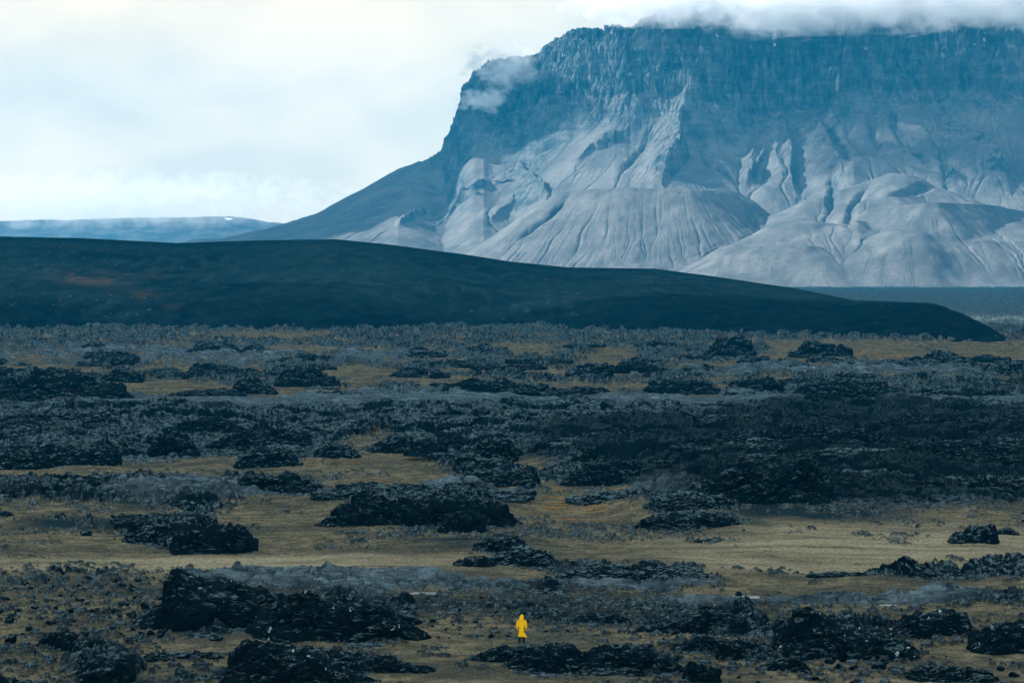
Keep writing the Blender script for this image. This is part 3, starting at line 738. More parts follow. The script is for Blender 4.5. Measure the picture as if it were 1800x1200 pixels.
    ridge([(905, 310), (930, 322), (945, 340), (962, 348)], 14, 44, 9, 451)
    ridge([(1225, 210), (1228, 250), (1245, 290), (1290, 320)], -8.5, 14, 14, 453)
    ridge([(1310, 330), (1330, 300), (1350, 260)], 8.5, 20, 10, 455)
    ridge([(860, 395), (880, 378), (905, 362), (940, 352)], 7, 26, 8, 457)
    ridge([(700, 412), (735, 390), (790, 372), (845, 358)], 9.0, 11, 9, 459, 0.08, 0.8)
    ridge([(1045, 268), (1065, 252), (1085, 243)], 8, 12, 9, 461, 0.1, 0.9)
    ridge([(640, 400), (740, 345), (840, 300), (940, 250), (1020, 215)], -6.8, 14, 22, 463)
    for q, (a_, b_) in enumerate((((1290, 345), (1330, 400)), ((1335, 250), (1325, 330)), ((1440, 215), (1500, 300)), ((1490, 200), (1515, 270)), ((1600, 215), (1660, 300)), ((1520, 330), (1490, 400)), ((1560, 345), (1640, 335)),
                                  ((1100, 225), (1010, 300)), ((1150, 215), (1090, 300)), ((1000, 250), (900, 300)), ((960, 280), (860, 330)), ((1630, 260), (1700, 350)), ((1700, 240), (1790, 330)), ((880, 330), (760, 400)), ((1000, 345), (905, 425)))):
        mid = ((a_[0] + b_[0]) / 2 + 9 * (-1) ** q, (a_[1] + b_[1]) / 2)
        ridge([a_, mid, b_], (-7, 8, -6)[q % 3], (10, 26, 8)[q % 3], (10, 8, 9)[q % 3], 500 + 2 * q, 0.25, 0.5)
    for (p, y, rx, ry, h) in ((1480, 330, 26, 40, 9), (1545, 300, 26, 30, 7), (1600, 330, 30, 24, 8), (1500, 300, 20, 26, 6), (1300, 360, 24, 22, 6), (1350, 350, 20, 24, 8), (1700, 300, 40, 40, 8),
                              (800, 340, 60, 40, 5), (1000, 300, 40, 40, 4), (1740, 330, 24, 18, 6), (1560, 420, 26, 20, 5), (1270, 300, 22, 30, 6)):
        bump(p, y, rx, ry, h * 1.5)
    # hold the left skyline to the drawn profile
    skx = [150, 320, 340, 380, 440, 490, 560, 600, 640, 690, 740, 775, 800, 818, 840, 880, 930, 950, 970, 1010, 1100]
    sky_ = [468, 427, 419, 420, 407, 395, 373, 350, 330, 300, 280, 262, 200, 140, 118, 100, 100, 90, 72, 50, 45]
    cols = np.arange(100, 1112, 4.0); gain = []
    el = (Z - CZ) / Y
    pxi = np.clip(((px - 100) / 4).astype(int), -1, len(cols))
    for k in range(len(cols)):
        mm = el[pxi == k]
        want = (HZ - np.interp(cols[k], skx, sky_)) / F
        have = mm.max() if mm.size else want
        gain.append(np.clip((want + 0.0043) / max(have + 0.0043, 1e-3), 0.35, 1.6))
    gain = np.array(gain); gain = np.convolve(np.pad(gain, 3, 'edge'), np.ones(7) / 7, 'valid')
    gx = np.interp(px, np.concatenate([cols, [1180]]), np.concatenate([gain, [1.0]]))
    hi = sstep(3560, 3900, Y)
    Z = Z * (1 + (gx - 1) * hi)
    # gullies: follow the fall line from many starts, so that they join downhill
    rs = np.random.RandomState(12)
    Zs = Z.copy()
    for _ in range(6): Zs[1:-1, 1:-1] = (Zs[1:-1, 1:-1] * 2 + Zs[:-2, 1:-1] + Zs[2:, 1:-1] + Zs[1:-1, :-2] + Zs[1:-1, 2:]) / 6
    gyy, gxx = np.gradient(Zs, MY, MX)
    cut = np.zeros_like(Z)
    nS = 900
    sx_ = rs.uniform(-330, 860, nS); sy_ = rs.uniform(3420, 3990, nS); dirx = np.zeros(nS); diry = np.zeros(nS) - 1; wgt = rs.uniform(0.2, 1, nS) ** 2.2
    for k in range(420):
        jj = np.clip(((sx_ - MX[0]) / 1.35).astype(int), 1, len(MX) - 2); ii = np.clip(np.searchsorted(MY, sy_), 1, len(MY) - 2)
        vx_, vy_ = -gxx[ii, jj], -gyy[ii, jj]; ln = np.hypot(vx_, vy_) + 1e-6
        wob = 0.28 * noise2(sx_ / 16, sy_ / 16, 811)
        dirx = 0.6 * dirx + 0.4 * (vx_ / ln + wob); diry = 0.6 * diry + 0.4 * vy_ / ln
        l2 = np.hypot(dirx, diry) + 1e-6
        sx_ = sx_ + 1.3 * dirx / l2; sy_ = sy_ + 1.3 * diry / l2
        live = (ln > 0.12) & (s2[ii, jj] > -4)
        np.maximum.at(cut, (ii[live], jj[live]), (wgt * min(1, k / 25))[live])
    cut = np.maximum(cut, np.maximum(np.roll(cut, 1, 0), np.roll(cut, -1, 0)) * 0.8)
    wide = cut.copy()
    for _ in range(2): wide = np.maximum(wide, 0.45 * np.maximum(np.maximum(np.roll(wide, 1, 1), np.roll(wide, -1, 1)), np.maximum(np.roll(wide, 1, 0), np.roll(wide, -1, 0))))
    Z = Z - 1.6 * wide * sstep(-10, 15, sA)
    # rills
    Z0 = Z.copy()
    lowrow = len(np.arange(3235, 3840, 1.5))
    nr = lowrow + 260
    H, fl_ = erode(Z[:nr], 1.35, 1.3)
    dH = np.clip(H - Z[:nr], -1.2, 1.2)
    Z[:nr] += (2 * dH + np.roll(dH, 1, 0) + np.roll(dH, -1, 0) + np.roll(dH, 1, 1) + np.roll(dH, -1, 1)) / 6
    fl_ = (fl_ + np.roll(fl_, 1, 0) + np.roll(fl_, -1, 0)) / 3
    flow_a = np.zeros_like(Z); flow_a[:nr] = np.clip(np.log1p(fl_) / 3.2, 0, 1)
    Z += sstep(5, 60, sp) * (0.22 * fbm(X / 7, Y / 7, 3, 353) + 0.5 * fbm(X / 20, Y / 20, 2, 355))
    # die into the plain at the foot and at the left
    foot = sstep(3240, 3330 , Y + 22 * fbm(X / 120, Y / 400, 2, 361))
    Z = Z * foot - 3.0 * (1 - foot)
    slope = np.hypot(*np.gradient(Z, MY, MX))
    rock = np.clip(sstep(0.95, 1.6, slope) + sstep(2, -12, s2), 0, 1)
    dzy, dzx = np.gradient(Z, MY, MX)
    sel = (rock > 0.05) & (px > 690) & (px < 1990)
    nl = np.sqrt(dzx ** 2 + dzy ** 2 + 1)[sel]; cx, cy, cz_ = X[sel].astype(np.float64), Y[sel].astype(np.float64), Z[sel].astype(np.float64)
    f1, f2, cv = worley3(cx / 26 + 0.5 * fbm3(cx / 30, cy / 30, cz_ / 40, 2, 701), cy / 26, cz_ / 85, 703)
    g1, g2, gv = worley3(cx / 8 + 0.5 * fbm3(cx / 12, cy / 12, cz_ / 18, 2, 705), cy / 8, cz_ / 34, 707)
    dd = (8 * (cv - 0.5) * sstep(0, 0.2, f2 - f1) + 3.4 * (gv - 0.5) * sstep(0, 0.2, g2 - g1) + 2.2 * fbm3(cx / 7, cy / 7, cz_ / 12, 2, 709) + 2.4 * noise3(cx / 90, cy / 90, cz_ / 9 + 0.02 * cx, 711)) * rock[sel] * sstep(-5, 12, -s2[sel] + 6 * (px[sel] < 900))
    X = X.copy(); Y = Y.copy()
    X[sel] += (-dzx[sel] / nl * dd); Y[sel] += (-dzy[sel] / nl * dd); Z[sel] += dd / nl
    m = Mat('mountain_scree_and_palagonite', 0.95, 0.0)
    sc = m.mix(m.rng(m.noise(0.018, 6, 0.62), 0.35, 0.66), (0.092, 0.100, 0.103), (0.160, 0.160, 0.154))
    sc = m.mix(m.rng(m.noise(0.22, 6, 0.75), 0.40, 0.68, 0.0, 0.6), sc, (0.07, 0.09, 0.10))
    rk = m.mix(m.rng(m.noise(0.07, 7, 0.7, (1, 0.4, 0.55)), 0.38, 0.64), (0.035, 0.058, 0.068), (0.13, 0.145, 0.148))
    sc = m.mix(m.math('MULTIPLY', m.rng(m.attr('flow'), 0.35, 0.9), 0.55), sc, (0.075, 0.088, 0.092))
    sc = m.mix(m.math('MULTIPLY', m.rng(m.attr('flow'), 0.05, 0.25, 1.0, 0.0), m.rng(m.noise(0.05, 4, 0.6), 0.5, 0.7, 0.0, 0.5)), sc, (0.21, 0.205, 0.195))
    sc = m.mix(m.math('MULTIPLY', m.rng(m.noise(0.20, 5, 0.7), 0.60, 0.66), m.rng(m.noise(0.022, 3, 0.6), 0.46, 0.58)), sc, (0.05, 0.062, 0.068))
    strata = m.noise(0.16, 4, 0.6, (0.10, 0.10, 1.0), 0.4)
    rk = m.mix(m.rng(strata, 0.44, 0.60, 0.0, 0.55), rk, (0.035, 0.05, 0.06))
    c = m.mix(m.attr('rock'), sc, rk)
    g = m.n('ShaderNodeSeparateXYZ'); m.link(m.pos, g.inputs[0])
    sn = m.math('MULTIPLY', m.rng(m.noise(0.13, 3, 0.5, (1, 1, 0.6)), 0.665, 0.69), m.rng(g.outputs[2], 300, 350))
    sn = m.math('MULTIPLY', sn, m.rng(m.noise(0.02, 2, 0.5), 0.45, 0.6))
    c = m.mix(sn, c, (0.85, 0.87, 0.88))
    m.bump(m.noise(0.35, 7, 0.75), 0.35, 1.6); m.color(c)
    o = grid_object('mountain', X, Y, Z, m.m, {'rock': rock, 'flow': flow_a}, False)
    tag(o, 'flat-topped mountain with dark cliffs above pale scree slopes, its top in cloud', kind='structure')
    return Z
MZ = make_mountain()

def mountain_hit(px_, py_):
    for D in np.arange(3300, 4300, 4.0):
        x = unX(px_, D); zz = unZ(py_, D)
        i = int(np.searchsorted(MY, D)); j = int(np.clip((x - MX[0]) / 1.35, 0, len(MX) - 1))
        if i < len(MY) and MZ[i, j] >= zz: return Vector((x, D, zz))
    return Vector((unX(px_, 4050), 4050, unZ(py_, 4050)))

# far blue ridge at the left
def make_far_ridge():
    X, Y = np.meshgrid(np.linspace(-1500, -250, 420), np.linspace(5150, 5850, 160))
    pr = np.interp(X, [-1500, -1000, -760, -560, -420, -250], [104, 112, 118, 122, 104, 40])
    t = (Y - 5150) / 700
    Z = pr * np.sin(np.clip(t * 1.25, 0, 1) * np.pi / 2) ** 0.8 + 7 * fbm(X / 140, Y / 160, 5, 501, 0.55) * np.clip(t * 4, 0, 1)
    m = Mat('far_ridge_rock', 0.95, 0.0)
    c = m.mix(m.rng(m.noise(0.02, 6, 0.65), 0.36, 0.66), (0.045, 0.06, 0.07), (0.10, 0.115, 0.125))
    sn = m.attr('snow')
    c = m.mix(m.rng(m.math('ADD', sn, m.noise(0.05, 3, 0.6)), 0.95, 1.02), c, (0.85, 0.87, 0.88))
    m.bump(m.noise(0.05, 6, 0.7), 0.6, 8.0); m.color(c)
    Pa = X / Y * F + 900; Ya = HZ - (Z - CZ) / Y * F
    snow = 0.62 * np.exp(-((Pa - 403) / 12) ** 2 - ((Ya - 385) / 3.0) ** 2)
    tag(grid_object('mountains', X, Y, Z, m.m, {'snow': snow}, True), 'low blue ridge far away at the left under the cloud', kind='structure')
make_far_ridge()

# ------------------------------------------------------------------ clouds
def cloud_volume_mat(name, dens, scale, thr):
    m = bpy.data.materials.new(name); m.use_nodes = True
    t = m.node_tree; t.nodes.clear(); n = t.nodes.new; l = t.links.new
    out = n('ShaderNodeOutputMaterial'); pv = n('ShaderNodeVolumePrincipled'); l(pv.outputs[0], out.inputs['Volume'])
    pv.inputs['Color'].default_value = (0.95, 0.95, 0.95, 1); pv.inputs['Anisotropy'].default_value = 0.0
    tcn = n('ShaderNodeTexCoord'); ln = n('ShaderNodeVectorMath'); ln.operation = 'LENGTH'; l(tcn.outputs['Object'], ln.inputs[0])
    fo = n('ShaderNodeMapRange'); l(ln.outputs['Value'], fo.inputs[0])
    for i, q in enumerate((0.2, 0.97, 1.0, 0.0)): fo.inputs[i + 1].default_value = q
    geo = n('ShaderNodeNewGeometry'); mpn = n('ShaderNodeMapping'); mpn.inputs['Scale'].default_value = (scale, scale, scale * 1.3); l(geo.outputs['Position'], mpn.inputs[0])
    no = n('ShaderNodeTexNoise'); no.inputs['Scale'].default_value = 1.0; no.inputs['Detail'].default_value = 5; no.inputs['Roughness'].default_value = 0.6; no.inputs['Distortion'].default_value = 0.6
    l(mpn.outputs[0], no.inputs['Vector'])
    ad = n('ShaderNodeMath'); ad.operation = 'MULTIPLY_ADD'; l(no.outputs['Fac'], ad.inputs[0]); ad.inputs[1].default_value = 4.2; 
    sb = n('ShaderNodeMath'); sb.operation = 'ADD'; l(fo.outputs[0], sb.inputs[0]); sb.inputs[1].default_value = -2.1 - thr
    l(sb.outputs[0], ad.inputs[2])
    mx = n('ShaderNodeMath'); mx.operation = 'MULTIPLY'; mx.use_clamp = False
    cl = n('ShaderNodeClamp'); l(ad.outputs[0], cl.inputs[0]); l(cl.outputs[0], mx.inputs[0]); mx.inputs[1].default_value = dens
    l(mx.outputs[0], pv.inputs['Density'])
    return m

_ico = bmesh.new(); bmesh.ops.create_icosphere(_ico, subdivisions=4, radius=1.0)
_icov = np.array([v.co[:] for v in _ico.verts]); _icof = [[v.index for v in f.verts] for f in _ico.faces]; _ico.free()
CLOUD_MATS = {}
def puff(px_, py_, D, rx, ry, rz, dens, label, scale=0.032, thr=0.1, seed=0):
    key = (dens, scale, thr)
    if key not in CLOUD_MATS: CLOUD_MATS[key] = cloud_volume_mat('cloud_vapour', dens, scale, thr)
    v = _icov * (1 + 0.10 * noise2(_icov[:, 0] * 2 + seed, _icov[:, 1] * 2 + _icov[:, 2] * 3, seed))[:, None]
    o = tri_object('cloud', v, _icof, CLOUD_MATS[key], smooth=True)
    o.location = (unX(px_, D), D, unZ(py_, D)); o.scale = (rx, ry, rz)
    tag(o, label, 'cloud', None, 'stuff')
    return o
puff(1500, 0, 3925, 260, 170, 50, 0.04, 'broad white cloud cap lying over the middle of the mountain top', scale=0.022, thr=0.15, seed=1)
puff(1790, -18, 3925, 230, 150, 52, 0.04, 'white cloud cap lying over the right end of the mountain top', scale=0.026, thr=0.1, seed=9)
puff(1165, 4, 3915, 150, 80, 36, 0.045, 'thin white cloud trailing over the left edge of the mountain top', scale=0.03, thr=0.1, seed=2)
puff(1350, 20, 3880, 110, 55, 46, 0.03, 'torn white cloud hanging down the middle of the cliff top', scale=0.03, thr=0.15, seed=3)
puff(1800, 14, 3880, 100, 55, 40, 0.04, 'white cloud shred at the far right end of the cliff top', scale=0.03, thr=0.1, seed=8)
puff(885, 118, 4060, 68, 40, 40, 0.05, 'grey wisp of cloud curling over the left cliff corner', scale=0.045, thr=0.3, seed=4)
puff(846, 176, 4050, 44, 25, 22, 0.08, 'small ragged cloud wisp low on the left cliff', scale=0.06, thr=0.3, seed=5)
puff(180, 352, 5060, 480, 110, 56, 0.010, 'long low cloud bank lying on the far blue ridge', thr=0.05, seed=6)

# shading clouds overhead: thick lumpy cloud bodies out of the frame, between the sun and the ground
def cloud_body_mat(a, b, thin=0.0):
    m = bpy.data.materials.new('cloud_body'); m.use_nodes = True
    t = m.node_tree; t.nodes.clear(); n = t.nodes.new; l = t.links.new
    out = n('ShaderNodeOutputMaterial'); mix = n('ShaderNodeMixShader'); d = n('ShaderNodeBsdfDiffuse'); tr = n('ShaderNodeBsdfTranslucent')
    d.inputs[0].default_value = (0.85, 0.87, 0.9, 1); tr.inputs[0].default_value = (0.85, 0.87, 0.9, 1)
    mix.inputs[0].default_value = 0.5
    l(d.outputs[0], mix.inputs[1]); l(tr.outputs[0], mix.inputs[2])
    # the vapour thins out towards the ragged rim
    at = n('ShaderNodeAttribute'); at.attribute_name = 'rim'
    tcn = n('ShaderNodeTexCoord'); no = n('ShaderNodeTexNoise'); no.inputs['Scale'].default_value = 0.03; no.inputs['Detail'].default_value = 5; l(tcn.outputs['Object'], no.inputs['Vector'])
    ma = n('ShaderNodeMath'); ma.operation = 'MULTIPLY_ADD'; l(no.outputs['Fac'], ma.inputs[0]); ma.inputs[1].default_value = 0.5; l(at.outputs['Fac'], ma.inputs[2])
    rg = n('ShaderNodeMapRange'); l(ma.outputs[0], rg.inputs[0]); rg.inputs[1].default_value = a; rg.inputs[2].default_value = b; rg.inputs[3].default_value = thin
    tp = n('ShaderNodeBsdfTransparent'); mx2 = n('ShaderNodeMixShader'); l(rg.outputs[0], mx2.inputs[0]); l(mix.outputs[0], mx2.inputs[1]); l(tp.outputs[0], mx2.inputs[2])
    l(mx2.outputs[0], out.inputs['Surface'])
    return m
M_CLOUD = cloud_body_mat(1.02, 1.24); M_CLOUD_SOFT = cloud_body_mat(0.78, 1.24); M_CLOUD_THIN = cloud_body_mat(1.02, 1.24, 0.30)

def cloud_body(poly, thick, label, seed=0, wob=25.0, zoff=0.0, mat=None):
    """A lumpy closed cloud over a plan outline (points in world space); grid of columns with domed top and flatter base."""
    P = np.array([(p[0], p[1], p[2]) for p in poly], float)
    c = P.mean(0); n = len(P); K = 96; R = 14
    ts = np.linspace(0, n, K, endpoint=False)
    i0 = ts.astype(int) % n; f = (ts % 1)[:, None]
    ring = P[i0] * (1 - f) + P[(i0 + 1) % n] * f
    verts, faces = [], []
    for sgn in (1, -1):
        for r in range(1, R + 1):
            q = r / R
            pts = c + (ring - c) * q
            pts[:, 0] += wob * fbm(pts[:, 0] / 90, pts[:, 1] / 90, 3, seed + 1) * q; pts[:, 1] += wob * fbm(pts[:, 0] / 90, pts[:, 1] / 90, 3, seed + 2) * q
            dome = math.sqrt(max(0, 1 - q ** 3)) * thick * (0.65 if sgn > 0 else 0.35)
            pts[:, 2] += sgn * dome * (1 + 0.5 * fbm(pts[:, 0] / 120, pts[:, 1] / 120, 3, seed + 3)) + zoff
            if sgn < 0 and r == R: continue
            verts.append(pts)
    top = [verts[r] for r in range(R)]; bot = [verts[R + r] for r in range(R - 1)]
    V = [tuple(c + np.array([0, 0, thick * 0.65 + zoff])), tuple(c + np.array([0, 0, -thick * 0.35 + zoff]))]
    def add(ringpts):
        b = len(V); V.extend(map(tuple, ringpts)); return b
    tb = [add(x) for x in top]; bb = [add(x) for x in bot] + [tb[-1]]
    for base0, rings, flip in ((0, tb, False), (1, bb, True)):
        for k in range(K):
            k2 = (k + 1) % K
            fcs = [(base0, rings[0] + k, rings[0] + k2)] + [(rings[r] + k, rings[r + 1] + k, rings[r + 1] + k2, rings[r] + k2) for r in range(R - 1)]
            faces.extend([tuple(reversed(x)) for x in fcs] if flip else fcs)
    o = tri_object('cloud', V, faces, mat or M_CLOUD, smooth=True)
    rim = [0.0, 0.0] + [((r + 1) / R) for r in range(R) for _ in range(K)] + [((r + 1) / R) for r in range(R - 1) for _ in range(K)]
    at = o.data.attributes.new('rim', 'FLOAT', 'POINT'); at.data.foreach_set('value', np.array(rim, F32))
    tag(o, label, 'cloud', None, 'stuff')
    return o

def over(p, height):
    """The point at this height from which the sun throws a shadow on p."""
    t = (height - p[2]) / S.z
    return (p[0] + S.x * t, p[1] + S.y * t, height)
cloud_body([over((x, y, 0), 760) for x, y in ((-420, -250), (420, -250), (460, 500), (560, 1150), (0, 1160), (-560, 1150), (-460, 500))], 110,
           'broad grey rain cloud overhead that shades the lava field', 11, 20)
cloud_body([over((x, y, 0), 900) for x, y in ((-800, 1100), (0, 1110), (800, 1100), (1000, 2000), (1250, 3000), (1250, 3215), (500, 3225), (-100, 3240), (-900, 3215), (-900, 2000))], 80,
           'thin veil of cloud overhead that half shades the dark hill', 15, 14, mat=M_CLOUD_THIN)
def far_point(px_, py_, D): return (unX(px_, D), D, unZ(py_, D))
cloud_body([over(p, 640) for p in [mountain_hit(*q) for q in ((560, 432), (700, 378), (800, 322), (900, 278), (1020, 228), (1075, 195), (1020, 160), (960, 130), (920, 105))] +
            [far_point(870, 90, 4350), far_point(800, 120, 4500), far_point(700, 250, 4500), far_point(560, 330, 4450), far_point(400, 390, 4400), far_point(200, 430, 4300), far_point(300, 450, 3800)]], 60,
           'cloud beside the mountain that shades its left flank', 21, 14)
cloud_body([over(mountain_hit(*q), 640) for q in ((1190, 150), (1235, 185), (1300, 218), (1380, 200), (1480, 195), (1550, 155), (1640, 168), (1740, 228), (1860, 310), (1960, 170), (1800, 80), (1500, 70), (1250, 80), (1130, 120))], 60,
           'cloud above the mountain that shades its upper cliffs', 31, 12, mat=M_CLOUD_SOFT)

# ------------------------------------------------------------------ haze
hz_m = bpy.data.materials.new('haze_air'); hz_m.use_nodes = True
t = hz_m.node_tree; t.nodes.clear()
o_ = t.nodes.new('ShaderNodeOutputMaterial'); pv = t.nodes.new('ShaderNodeVolumePrincipled'); t.links.new(pv.outputs[0], o_.inputs['Volume'])
pv.inputs['Color'].default_value = (0.0, 0.52, 0.95, 1); pv.inputs['Density'].default_value = 0.85e-4; pv.inputs['Anisotropy'].default_value = 0.0
bm = bmesh.new(); bmesh.ops.create_cube(bm, size=1.0)
me = bpy.data.meshes.new('haze'); bm.to_mesh(me); bm.free(); me.materials.append(hz_m)
hz = bpy.data.objects.new('haze', me); COL.objects.link(hz)
hz.scale = (6000, 6250, 425); hz.location = (0, 2950, -6 + 212.5)
tag(hz, 'blue haze in the air between here and the mountain', kind='stuff')

# ------------------------------------------------------------------ lava outcrops
def outcrop(name, prof, base, label, cat, mat, depth=None, seed=0, rough=1.0, group=None, sink=0.35):
    """A jagged lump of lava: crest heights along its width, a steep broken front, a ragged footprint."""
    D = flatD(base)
    xs = [p for p, _ in prof]; W = (xs[-1] - xs[0]) / F * D
    dv = depth if depth else min(max(0.30 * W, 0.7), 9.0)
    x0 = unX((xs[0] + xs[-1]) / 2, D)
    g0 = ground_z(x0, D)
    Dc = D + 0.7 * dv
    zc = np.array([max(unZ(y, Dc) - g0, 0.12) for _, y in prof])
    npx = (xs[-1] - xs[0]) * 0.57
    nu = int(np.clip(npx * 0.85, 24, 260)); nv = int(np.clip(nu * 0.6, 22, 120))
    hmax = float(zc.max()); sc = max(0.8 * hmax, 0.12 * W, 0.25) * (0.75 + 0.6 * ((seed * 7) % 11) / 10)
    # a dome swept from its front foot over the crest to its back foot
    u, q = np.meshgrid(np.linspace(-1.04, 1.04, nu), np.linspace(0, 1, nv))
    phi = np.pi * np.where(q < 0.7, q / 0.7 * 0.55, 0.55 + (q - 0.7) / 0.3 * 0.45)
    pu = np.interp(u, (np.array(xs) - xs[0]) / (xs[-1] - xs[0]) * 2 - 1, zc)
    plan = np.clip(1 - np.abs(u) ** 3.5, 0, 1) ** 0.5 * (1 + 0.22 * noise2(u * W / (2.2 * sc), 0 * u, seed + 1))
    wx = u * W / 2
    wy = -np.cos(phi) * np.sign(1) * dv * (0.25 + 0.75 * plan)
    zz = pu * np.sin(phi) ** 0.75 * np.clip(1.25 - np.abs(u) ** 8, 0, 1) - (sink + 0.25) * (1 - np.sin(phi)) ** 3
    # broken blocks at three sizes, pushed out along the surface
    nx, ny, nz = u * 0.35, -np.cos(phi), np.sin(phi) * 0.9
    wxs = wx + 0.35 * sc * fbm3(wx / sc, wy / sc, zz / sc, 2, seed + 2); wys = wy + 0.35 * sc * fbm3(wx / sc + 9, wy / sc, zz / sc, 2, seed + 3); wzs = zz + 0.25 * sc * fbm3(wx / sc, wy / sc + 9, zz / sc, 2, seed + 4)
    dsp = 0
    for sz, am in ((0.95, 0.50), (0.42, 0.26), (0.18, 0.11)):
        f1, f2, cv = worley3(wxs / (sz * sc * 1.25), wys / (sz * sc), wzs / (sz * sc * 0.7), seed + int(sz * 100))
        dsp = dsp + am * ((cv - 0.5) * sstep(0, 0.10, f2 - f1) + 0.35 * (0.5 - f1) - 0.30 * sstep(0.12, 0.0, f2 - f1))
    dsp = (dsp + 0.10 * fbm3(wx / (0.12 * sc), wy / (0.12 * sc), zz / (0.12 * sc), 2, seed + 8)) * sc * rough * 0.85
    fade = np.clip(np.minimum(pu / max(0.35 * hmax, 0.15), 1), 0.35, 1) * np.clip(np.sin(phi) * 2.0 + 0.25, 0, 1)
    dsp = dsp * fade
    wx = wx + nx * dsp + 0.25 * sc * fade * fbm3(wxs / (0.5 * sc), wys / (0.5 * sc), wzs / (0.4 * sc), 2, seed + 9); wy = wy + ny * dsp; zz = zz + nz * dsp
    o = grid_object(name, wx, wy + dv, zz, mat)
    o.location = (x0, D, g0)
    tag(o, label, cat, group)
    return o

MATS = {'l': M_LAVA, 'w': M_LAVA_W, 'W': M_LAVA_W, 'p': M_PALE, 'm': M_MID}
for i, (prof, base_y, lab, mk_, dep) in enumerate(ROCKS):
    front = 'great' in lab or 'bun-shaped' in lab or 'cave' in lab
    outcrop('lava_rock', prof, base_y, lab, O, MATS['m' if mk_ == 'l' and base_y < 960 and not front else mk_], dep, 1000 + 13 * i, (0.85 + 0.45 * ((i * 37) % 10) / 10) * (0.78 if base_y > 1000 else 1.0))

# the many low humps between the named ones, wherever the crust of lava shows
def humps(n, x0, x1, y0, y1, w0, w1, ratio, label, group, seed):
    random.seed(seed); k = 0
    for _ in range(n * 12):
        if k >= n: break
        px_ = random.uniform(x0, x1); y = y0 + (y1 - y0) * random.random() ** 0.8
        i_ = int(np.argmin(np.abs(ROWS - y))); j_ = int(np.clip((px_ - PX[0]) / 2.0, 0, len(PX) - 1))
        if mk[i_, j_] < -0.12 or mossw[i_, j_] > 0.6 or (px_ > 1400 and y > 890) or (y > 990): continue
        w_ = (w0 + (w1 - w0) * random.random() ** 1.8) * (y - 440) / 260; h = w_ * ratio * random.uniform(0.6, 1.3)
        m_ = random.randint(5, 8); prof = []
        for q in range(m_):
            t_ = q / (m_ - 1); prof.append((px_ + (t_ - 0.5) * w_, y - h * (0.18 + 0.82 * math.sin(math.pi * (0.08 + 0.84 * t_)) ** 0.8 * random.uniform(0.55, 1.1))))
        outcrop('lava_rock', prof, y, label, O, random.choice((M_MID, M_MID, M_LAVA, M_PALE)), None, 5000 + seed * 400 + k * 7, 1.1, group)
        k += 1
humps(95, -60, 1860, 588, 700, 40, 170, 0.17, 'low dark lava hump among the many on the far lava plain', 'low lava humps on the far plain', 11)
humps(60, -60, 1860, 712, 830, 40, 150, 0.20, 'dark lava hump among the many in the middle lava belt', 'lava humps of the middle belt', 12)
humps(40, -40, 1840, 840, 1010, 30, 110, 0.18, 'low broken patch of lava crust between moss and larger outcrops', 'low lava patches between the outcrops', 13)

# ------------------------------------------------------------------ loose stones
random.seed(5)
def stone_mesh(seed):
    bm_ = bmesh.new(); bmesh.ops.create_icosphere(bm_, subdivisions=2, radius=1.0)
    rs = np.random.RandomState(seed)
    pl = [(rs.normal(size=3), rs.uniform(0.55, 0.9)) for _ in range(9)]
    for v in bm_.verts:
        c = np.array(v.co)
        for n, d in pl:
            n = n / np.linalg.norm(n); k = c @ n
            if k > d: c = c - n * (k - d)
        c *= 1 + 0.10 * rs.normal()
        v.co = Vector(c * np.array((1, 0.85, 0.62)))
    me_ = bpy.data.meshes.new('stone'); bm_.to_mesh(me_); bm_.free(); me_.materials.append(M_MID if seed % 3 == 0 else M_LAVA)
    return me_
STONES = [stone_mesh(k) for k in range(9)]
def stone(px_, base_y, wpx, label, group, k, hk=1.0):
    D = flatD(base_y); x = unX(px_, D); r = wpx / F * D / 2
    o = bpy.data.objects.new('lava_boulder', STONES[k % len(STONES)]); COL.objects.link(o)
    o.location = (x, D, ground_z(x, D) + 0.30 * r * hk); o.scale = (r, r, r * hk); o.rotation_euler = (random.uniform(-.3, .3), random.uniform(-.3, .3), random.uniform(0, 6.28))
    tag(o, label, 'boulder', group)
NAMED = [(152, 940, 27, 'single dark boulder alone on moss left of the ragged lava pile', 1.1), (235, 1045, 20, 'upright dark boulder left of the knobbed outcrop', 1.3), (16, 1096, 20, 'grey pointed boulder at the left edge among rubble', 1.5),
         (207, 1022, 22, 'largest grey boulder in the heap behind the rubble field', 1.2), (243, 1022, 14, 'pale round boulder at the right end of the heap', 1.0), (285, 1118, 22, 'dark boulder at the left foot of the knobbed outcrop', .9),
         (1128, 866, 15, 'left one of two black boulders on the ropy grey swell', 1.2), (1153, 864, 14, 'right one of two black boulders on the ropy grey swell', 1.4), (1256, 1198, 34, 'rounded black boulder on the bottom edge, right of centre', 1.3),
         (380, 1128, 32, 'flat brown-grey boulder on moss below the knobbed outcrop', .9), (265, 1120, 20, 'small black boulder beside the left foot of the knobbed outcrop', .9), (1797, 916, 10, 'tiny black boulder at the right edge of the moss flat', 1.4),
         (886, 1138, 22, 'rounded grey boulder on moss just left below the person', .8), (771, 1124, 9, 'small dark stone alone on moss left of the person', .9), (1503, 1200, 26, 'half-cut dark boulder on the bottom edge at right', 1.0), (20, 1128, 26, 'black boulder low at the left edge', 1.0),
         (1592, 1182, 15, 'small dark boulder left of the flat gravelly sheet', 1.0), (1545, 1180, 30, 'dark boulder on the moss below the wedge outcrop', .8)]
for k, (p, y, w_, lab, hk) in enumerate(NAMED): stone(p, y, w_, lab, None, k, hk)
